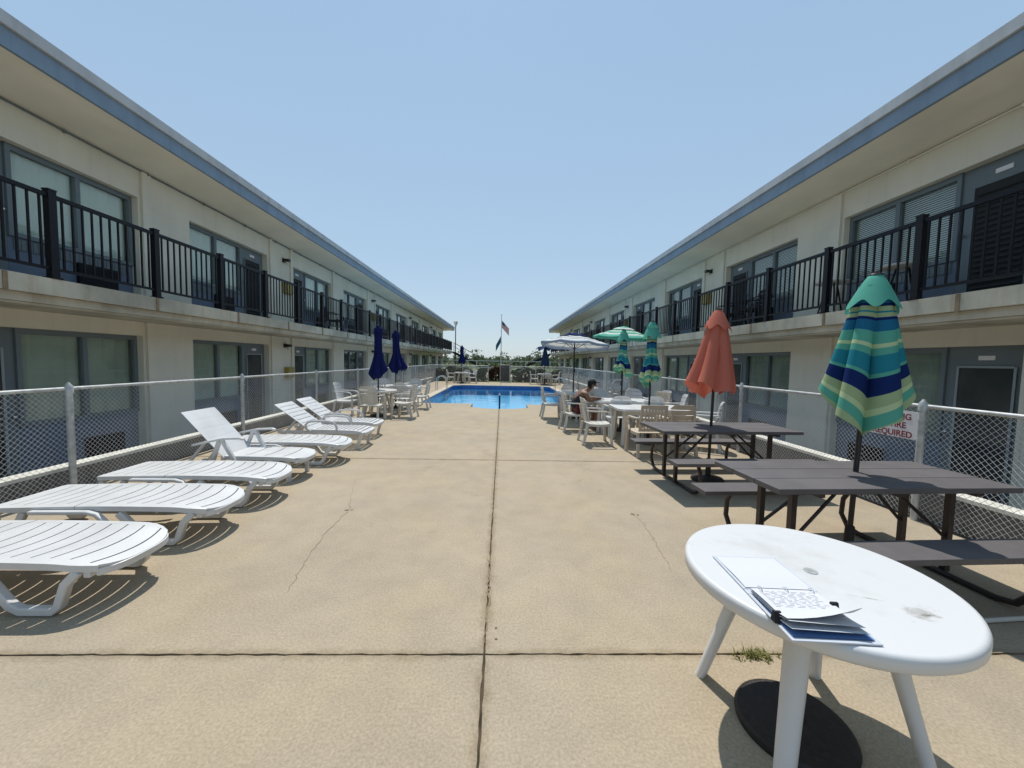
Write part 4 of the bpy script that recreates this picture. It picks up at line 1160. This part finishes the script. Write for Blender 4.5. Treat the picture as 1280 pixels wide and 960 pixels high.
def weeds(x, y, n, sp, label):
    mb = MB(); rn = random.Random(n)
    for i in range(n):
        a = rn.uniform(0, 6.28); px = x+rn.gauss(0, sp); py = y+rn.gauss(0, sp*.35); L = rn.uniform(.015, .05); w = .0028
        d = Vector((math.cos(a), math.sin(a), 0)); nn = Vector((-d.y, d.x, 0)); b = Vector((px, py, 0)); t = b+d*L*.8+Vector((0,0,L*rn.uniform(.3, .9)))
        m_ = (b+t)/2+Vector((0,0,L*.15))
        mb.add([b-nn*w, b+nn*w, m_+nn*w, m_-nn*w, t], [(0,1,2,3),(3,2,4)], [rn.random()]*5)
    tag(mb.build('grass_tuft', M['weed'], fix=False), label, 'weeds')
weeds(1.42, 1.985, 170, .05, 'small yellow-green weed tuft growing in the deck joint by the round table')
def loose_pole():
    r = empty('loose_pole', 'thin pale pole lying on the deck beside the round white table', 'pole', (3.1, 2.25, .02))
    mb = MB(); mb.tube([(-.15,-.01,0), (.75,.06,0)], .014, 8); mb.build('shaft', M['plastic_old'], r, smooth=True)
    mb = MB(); mb.tube([(-.19,-.0135,0), (-.149,-.01,0)], .019, 8); mb.build('end_cap', M['galv'], r, smooth=True)
loose_pole()

# ------------------------------------------------------------------ seated person
def skin_body(name, verts, edges, radii, m, parent, sub=2, root=0):
    me = bpy.data.meshes.new(name); me.from_pydata(verts, edges, [])
    o = bpy.data.objects.new(name, me); COL.objects.link(o)
    sk_ = o.modifiers.new('skin', 'SKIN'); sk_.use_smooth_shade = True
    ss = o.modifiers.new('sub', 'SUBSURF'); ss.levels = sub; ss.render_levels = sub
    for i, rr in enumerate(radii):
        me.skin_vertices[0].data[i].radius = (rr, rr) if not isinstance(rr, tuple) else rr
        me.skin_vertices[0].data[i].use_root = (i == root)
    bpy.context.view_layer.update()
    nm = bpy.data.meshes.new_from_object(o.evaluated_get(bpy.context.evaluated_depsgraph_get()))
    bpy.data.objects.remove(o)
    nm.materials.clear(); nm.materials.append(m); nm.polygons.foreach_set('use_smooth', [True]*len(nm.polygons))
    n = bpy.data.objects.new(name, nm); COL.objects.link(n); n.parent = parent; return n
def person():
    r = empty('person', 'seated person in a black cap leaning over the far white table', 'person', (1.78, 8.86, 0), R(4))
    V = []; E = []; Rd = []
    def add(p, rad, par=None):
        V.append(p); Rd.append(rad)
        if par is not None: E.append((par, len(V)-1))
        return len(V)-1
    pel = add((-.06,0,.52), (.15,.12)); wa = add((-.04,0,.68), (.13,.10), pel); ch = add((.09,0,.84), (.15,.11), wa); nk0 = add((.19,0,.925), (.075,.07), ch); nk = add((.25,0,.975), .055, nk0)
    hd = add((.31,0,1.035), .085, nk); hd2 = add((.335,0,1.11), .078, hd)
    for s in (-1, 1):
        hip = add((.04,s*.10,.51), .085, pel); kn = add((.42,s*.13,.49), .062, hip); ca = add((.42,s*.13,.30), .055, kn); an = add((.38,s*.13,.08), .038, ca); ft = add((.45,s*.135,.04), .04, an); add((.56,s*.14,.03), .03, ft)
        sh = add((.14,s*.185,.875), .062, ch); el = add((.20,s*.25,.72), .043, sh); wr = add((.43,s*.14,.755), .030, el); hn = add((.50,s*.12,.755), (.036,.02), wr)
        for k in range(4):
            f1 = add((.545,s*.12+(k-1.5)*.019,.758), .0095, hn); add((.585,s*.12+(k-1.5)*.02,.742+.002*k), .0085, f1)
        t1 = add((.49,s*.12-s*.035,.755), .011, hn); add((.525,s*.12-s*.05,.748), .009, t1)
    skin_body('body', V, E, Rd, M['skin'], r)
    mb = MB(); hx, hz = .335, 1.085
    mb.sphere((hx+.088, 0, hz-.035), .016, 8, 6, 1, .9, 1.3); mb.build('nose', M['skin'], r, smooth=True)
    mb = MB()
    for s in (-1, 1): mb.sphere((hx+.072, s*.03, hz+.0), .011, 8, 6)
    mb.box(hx+.075, hx+.083, -.02, .02, hz-.075, hz-.067); mb.build('face', M['blackcloth'], r)
    mb = MB()
    for s in (-1, 1): mb.sphere((hx-.01, s*.084, hz-.02), .026, 8, 6, .8, .4, 1.2)
    mb.build('ear', M['skin'], r, smooth=True)
    mb = MB(); mb.sphere((hx-.008, 0, hz+.035), .101, 18, 10, 1.05, .95, .9); mb.build('cap', M['hair'], r, smooth=True)
    mb = MB(); mb.prism([(hx+.06,-.085),(hx+.15,-.07),(hx+.185,0),(hx+.15,.07),(hx+.06,.085)], hz+.035, hz+.046); mb.build('cap_brim', M['hair'], r)
    mb = MB(); mb.sphere((hx-.055, 0, hz-.045), .075, 14, 9, .8, 1.05, 1.25); mb.build('hair', M['hair'], r, smooth=True)
    tv = [(-.065,0,.50),(-.045,0,.67),(.085,0,.835),(.14,.12,.885),(.14,-.12,.885)]
    skin_body('vest', tv, [(0,1),(1,2),(2,3),(2,4)], [(.175,.14),(.155,.125),(.165,.13),.07,.07], M['blackcloth'], r)
    tv = [(-.06,0,.50),(.03,.10,.515),(.26,.122,.505),(.03,-.10,.515),(.26,-.122,.505)]
    skin_body('shorts', tv, [(0,1),(1,2),(0,3),(3,4)], [(.17,.13),.11,.095,.11,.095], M['maroon'], r)
person()

# ------------------------------------------------------------------ pool rails, balcony chairs
def ladder(x, y, s, label):
    r = empty('pool_ladder', label, 'pool ladder', (x, y, 0))
    for dy in (-.27, .27):
        mb = MB(); mb.tube([(-s*.45,dy,.0),(-s*.45,dy,.45),(-s*.42,dy,.62),(-s*.30,dy,.72),(-s*.12,dy,.72),(s*.02,dy,.62),(s*.08,dy,.40),(s*.09,dy,-.9)], .021, 8); mb.build('rail', M['chrome'], r, smooth=True)
    for z in (-.3, -.6, -.85):
        mb = MB(); mb.box(s*.03 if s > 0 else s*.13, s*.13 if s > 0 else s*.03, -.25, .25, z, z+.03); mb.build('step', M['plastic'], r)
ladder(PX0, 20.2, 1, 'steel pool ladder with curved handrails on the left edge')
ladder(PX1, 20.6, -1, 'steel pool ladder with curved handrails on the right edge')
r = empty('step_handrail', 'short dark post with white cap at the pool steps', 'handrail', (-.06, 12.95, -.45))
mb = MB(); mb.tube([(0,0,.12), (0,0,.86)], .03, 10); mb.build('post', M['slatebl'], r, smooth=True)
mb = MB(); mb.lathe([(.034,.861),(.036,.90),(.02,.925)], 12); mb.build('cap', M['plastic'], r, smooth=True)
BG = 'chairs out on the balconies'
for i, (kind, x, y, z, a, lab) in enumerate((('bands', 6.0, 10.05, 2.522, 180, 'dark chair on the right balcony, beyond the pair of dark chairs'), ('bands', 5.98, 9.1, 2.522, 182, 'dark chair on the right balcony above the orange umbrella'), ('bars', -6.15, 14.2, 2.522, 0, 'dark chair on the left balcony under the fourth window'))):
    put_chair(kind, 'blackcloth', x, y, a, lab, BG, z, 'balcony_chair')
def balcony_table(x, y, label):
    r = empty('balcony_table', label, 'table', (x, y, 2.522))
    mb = MB(); mb.lathe([(.26,.60),(.27,.61),(.27,.63),(.26,.635)], 24); mb.build('tabletop', M['plastic_old'], r, smooth=True)
    for k in range(3):
        a = k*2.1; mb = MB(); mb.tube([(.08*math.cos(a),.08*math.sin(a),.60),(.22*math.cos(a),.22*math.sin(a),0)], .014, 6); mb.build('leg', M['rail'], r)
balcony_table(6.05, 7.0, 'small white-topped table on the right balcony beside the near striped umbrella top')
balcony_table(6.05, 5.75, 'small white-topped table on the right balcony left of the dark louvred door')

# ------------------------------------------------------------------ far end: stairs, lamp, flags, planting
def staircase(s, label):
    r = empty('outdoor_staircase', label, 'staircase', (s*5.6, 44.4, -.06))
    run, rise = 4.9, 2.58
    mb = MB()
    for y in (0, 1.05): mb.beam([(0,y,rise-.12), (-s*run,y,-.02)], .05, .24)
    mb.build('stringer', M['rail'], r)
    mb = MB(); n = 15
    for i in range(n):
        x = -s*run*(i+.5)/n; z = rise-rise*(i+1)/n
        mb.box(x-.15, x+.15, .03, 1.02, z, z+.04)
    mb.build('tread', M['slab'], r)
    mb = MB()
    for y in (0, 1.05):
        mb.tube([(0,y,rise+1.0), (-s*run,y,.95)], .022, 6); mb.tube([(0,y,rise+.55), (-s*run,y,.5)], .014, 6)
        for i in range(5): x = -s*run*i/4; z = rise*(1-i/4); mb.tube([(x,y,z-.05), (x,y,z+.98)], .018, 6)
    mb.build('handrail', M['rail'], r)
    mb = MB(); a, b = sorted((0, s*1.4)); mb.box(a, b, -.1, 1.2, rise-.22, rise-.02); mb.build('landing', M['slab'], r)
staircase(-1, 'outdoor staircase descending from the end of the left motel balcony')
staircase(1, 'outdoor staircase descending from the end of the right motel balcony')
r = empty('street_lamp', 'tall dark lamp post with flared head at the left wing end', 'street lamp', (-5.55, 45.9, -.4))
mb = MB(); mb.tube([(0,0,0), (0,0,5.85)], .055, 10); mb.build('post', M['rail'], r, smooth=True)
mb = MB(); mb.lathe([(.07,5.86),(.09,5.95),(.26,6.36),(.28,6.40)], 10); mb.build('lamp_head', M['galv'], r)
mb = MB(); mb.lathe([(.24,6.41),(.10,6.5),(.02,6.52)], 10); mb.build('lamp_cap', M['rail'], r)
def flag_mat():
    m = bpy.data.materials.new('striped_flag_cloth'); m.use_nodes = True; t = m.node_tree; b = t.nodes['Principled BSDF']; b.inputs['Roughness'].default_value = .9
    uv = t.nodes.new('ShaderNodeUVMap'); sp = t.nodes.new('ShaderNodeSeparateXYZ'); t.links.new(uv.outputs[0], sp.inputs[0])
    def math_(op, a, b_=None):
        n = t.nodes.new('ShaderNodeMath'); n.operation = op
        for i, q in enumerate((a, b_)):
            if q is None: continue
            if isinstance(q, (int, float)): n.inputs[i].default_value = q
            else: t.links.new(q, n.inputs[i])
        return n.outputs[0]
    u, v = sp.outputs[0], sp.outputs[1]
    stripe = math_('MODULO', math_('FLOOR', math_('MULTIPLY', v, 13)), 2)
    cant = math_('MULTIPLY', math_('LESS_THAN', u, .4), math_('GREATER_THAN', v, 6/13))
    su = math_('ABSOLUTE', math_('SUBTRACT', math_('FRACT', math_('MULTIPLY', u, 15)), .5)); sv = math_('ABSOLUTE', math_('SUBTRACT', math_('FRACT', math_('MULTIPLY', v, 9.3)), .5))
    star = math_('LESS_THAN', math_('ADD', su, sv), .24)
    def mix(f, c1, c2):
        n = t.nodes.new('ShaderNodeMix'); n.data_type = 'RGBA'; t.links.new(f, n.inputs[0])
        for i, c in ((6, c1), (7, c2)):
            if isinstance(c, tuple): n.inputs[i].default_value = (*c, 1)
            else: t.links.new(c, n.inputs[i])
        return n.outputs[2]
    col = mix(cant, mix(stripe, (.45, .03, .04), (.75, .72, .70)), mix(star, (.02, .025, .12), (.75, .75, .75)))
    t.links.new(col, b.inputs['Base Color']); cloth_trans(t, b, col, .3); return m
M['flag'] = flag_mat(); M['flagblue'] = cloth('plain_blue_flag_cloth', (.05, .14, .20), .25)
def flag(name, label, x, y, z, w, h, droop, m, sgn):
    nx, nz = 16, 10; vs = []; fs = []; uv = []
    for i in range(nx+1):
        for j in range(nz+1):
            u, v = i/nx, j/nz
            px = w*u*math.cos(droop)*(1-.15*v*0); pz = -h*(1-v) - w*u*math.sin(droop)
            vs.append((sgn*px, .10*math.sin(u*6+v*2)*u, pz)); uv.append((u, v))
    for i in range(nx):
        for j in range(nz): fs.append((i*(nz+1)+j, (i+1)*(nz+1)+j, (i+1)*(nz+1)+j+1, i*(nz+1)+j+1))
    me = bpy.data.meshes.new(name); me.from_pydata(vs, [], fs); l = me.uv_layers.new(name='UVMap')
    for lp in me.loops: l.data[lp.index].uv = uv[lp.vertex_index]
    me.materials.append(m); me.polygons.foreach_set('use_smooth', [True]*len(me.polygons))
    o = bpy.data.objects.new(name, me); COL.objects.link(o); o.location = (x, y, z); tag(o, label, 'flag')
    s = o.modifiers.new('thickness', 'SOLIDIFY'); s.thickness = .006
FY = 60
r = empty('flagpole', 'slender grey flagpole standing beyond the pool between the two wings', 'flagpole', (-.18, FY, -.4))
mb = MB(); mb.tube([(0,0,0), (0,0,9.0)], [.085, .05], 10); mb.build('pole', M['galv'], r, smooth=True)
mb = MB(); mb.sphere((0,0,9.06), .09, 10, 8); mb.build('finial', M['galv'], r, smooth=True)
flag('flag', 'red and white striped flag with blue canton near the pole top', -.11, FY, 7.75, 1.65, 1.1, R(48), M['flag'], 1)
flag('flag', 'plain dark teal blue flag hanging below the striped flag', -.25, FY, 5.35, 1.6, 1.0, R(62), M['flagblue'], -1)

def leaves(mb, n, sampler, size, rn, st=None):
    for _ in range(n):
        p, c = sampler(rn); p = Vector(p); s = size*rn.uniform(.6, 1.5)
        a = Vector((rn.gauss(0,1), rn.gauss(0,1), rn.gauss(0,1))).normalized(); b = a.orthogonal().normalized()
        b = Matrix.Rotation(rn.uniform(0, 6.28), 3, a) @ b; d = a.cross(b)
        mb.add([p-b*s, p+d*s*.55, p+b*s, p-d*s*.55], [(0,1,2,3)], [c]*4)
def hedge(name, label, x0, x1, y0, y1, h, n, m, seed, size=.07):
    rn = random.Random(seed); r = empty(name, label, 'hedge', ((x0+x1)/2, (y0+y1)/2, -.06))
    cx, cy = (x0+x1)/2, (y0+y1)/2
    ph = [rn.uniform(0, 6.28) for _ in range(6)]
    def samp(q):
        x = q.uniform(x0, x1); top = h*(.86+.10*math.sin(x*2.1+ph[0])+.08*math.sin(x*5.3+ph[1]))
        u = q.random(); y = q.uniform(y0, y1)
        if u < .5: y = y0+abs(q.gauss(0, .10)); z = q.uniform(.02, top)
        else: z = top-abs(q.gauss(0, .12))
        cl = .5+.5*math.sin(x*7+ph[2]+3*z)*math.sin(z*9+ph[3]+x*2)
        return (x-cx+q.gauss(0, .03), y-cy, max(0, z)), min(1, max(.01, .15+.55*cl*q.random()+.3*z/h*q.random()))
    mb = MB(); leaves(mb, n, samp, size, rn); mb.build('foliage', m, r, fix=False)
    mb = MB(); k = int((x1-x0)/.45)
    for i in range(k):
        x = x0-cx+(i+.5)*(x1-x0)/k; mb.tube([(x,0,0), (x+rn.gauss(0,.05),0,h*.5), (x+rn.gauss(0,.1),rn.gauss(0,.1),h*.85)], [.03,.02,.008], 5)
    for i in range(int((x1-x0)*3)):                                 # dark spheres among the branches stand in for the hedge's inner shade
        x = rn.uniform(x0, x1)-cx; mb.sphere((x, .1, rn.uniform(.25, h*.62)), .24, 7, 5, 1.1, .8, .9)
    mb.build('branches_shade_mass', mat('hedge_bark_and_shade', (.03, .026, .018), .95) if 'hb' not in M else M['hb'], r)
M['hb'] = mat('hedge_bark_and_shade', (.03, .026, .018), .95)
hedge('hedge', 'dark green hedge behind the far fence, left of the gate opening', -6.2, -1.15, 28.6, 30.4, 1.12, 7000, M['hedge'], 11)
hedge('hedge', 'dark green hedge behind the far fence, right of the gate', .8, 6.2, 28.6, 30.4, 1.10, 7000, M['hedge'], 12)
hedge('flowering_shrub', 'shrub with pink-red flowers showing through the gap beside the gate', -1.1, .6, 30.6, 32, 1.15, 3000, M['flower'], 13)
# railing of the road beyond
r = empty('boardwalk_railing', 'long pale two-rail railing beyond the hedge at the far end', 'railing', (0, 38, -.42))
mb = MB()
for z in (1.25, 1.90): mb.box(-34, 34, -.03, .03, z, z+.085)
mb.build('rails', M['woodfence'], r)
mb = MB()
for i in range(29): mb.box(-34+2.42*i, -33.9+2.42*i, .032, .13, 0, 1.95)
mb.build('railing_posts', M['woodfence'], r)
mb = MB(); mb.box(-60, 60, 39.5, 46.5, -.416, -.405); struct(mb, 'road', M['road'])
def dune_scrub():
    rn = random.Random(20)
    mb = MB(); clumps = []
    for i in range(420):
        y = rn.uniform(72, 112); x = rn.uniform(-75, 75); h = rn.uniform(1.3, 2.7)*(1.0+.6*(rn.random() < .16)); clumps.append((x, y, h, rn.uniform(1.2, 3.2), rn.random()))
    def samp(q):
        x, y, h, w, c = q.choice(clumps)
        u = q.uniform(0, 6.28); rr = abs(q.gauss(0, .5)); z = h*(1-rr*rr*.5)*q.uniform(.25, 1.05)
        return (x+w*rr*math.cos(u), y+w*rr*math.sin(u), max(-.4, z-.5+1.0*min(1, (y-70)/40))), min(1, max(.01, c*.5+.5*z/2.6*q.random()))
    leaves(mb, 42000, samp, .27, rn)
    tag(mb.build('dune_scrub', M['far'], fix=False), 'far band of green dune shrubs along the horizon', 'shrubs', kind='stuff')
    mb = MB(); mb.box(-400, 400, 150, 152, -.42, .9); mb2 = MB()
    vs = []; fs = []; nx, ny = 80, 12
    for j in range(ny+1):
        for i in range(nx+1):
            x = -160+4*i; y = 62+9*j; vs.append((x, y, -.41+1.35*math.sin(min(1, j/5)*math.pi/2)*(1 if j < 9 else max(0, (12-j)/3))*(.8+.2*math.sin(x*.13+j))))
    for j in range(ny):
        for i in range(nx): q = j*(nx+1)+i; fs.append((q, q+1, q+nx+2, q+nx+1))
    mb2.add(vs, fs); struct(mb2, 'dunes', M['grass'], smooth=True)
dune_scrub()
# notice on the far fence
r = empty('notice_board', 'small white notice hung on the far fence left of the opening', 'sign', (-1.95, YB-.03, .70))
mb = MB(); mb.box(-.14, .14, -.006, 0, -.2, .2); mb.build('board', M['signwhite'], r)
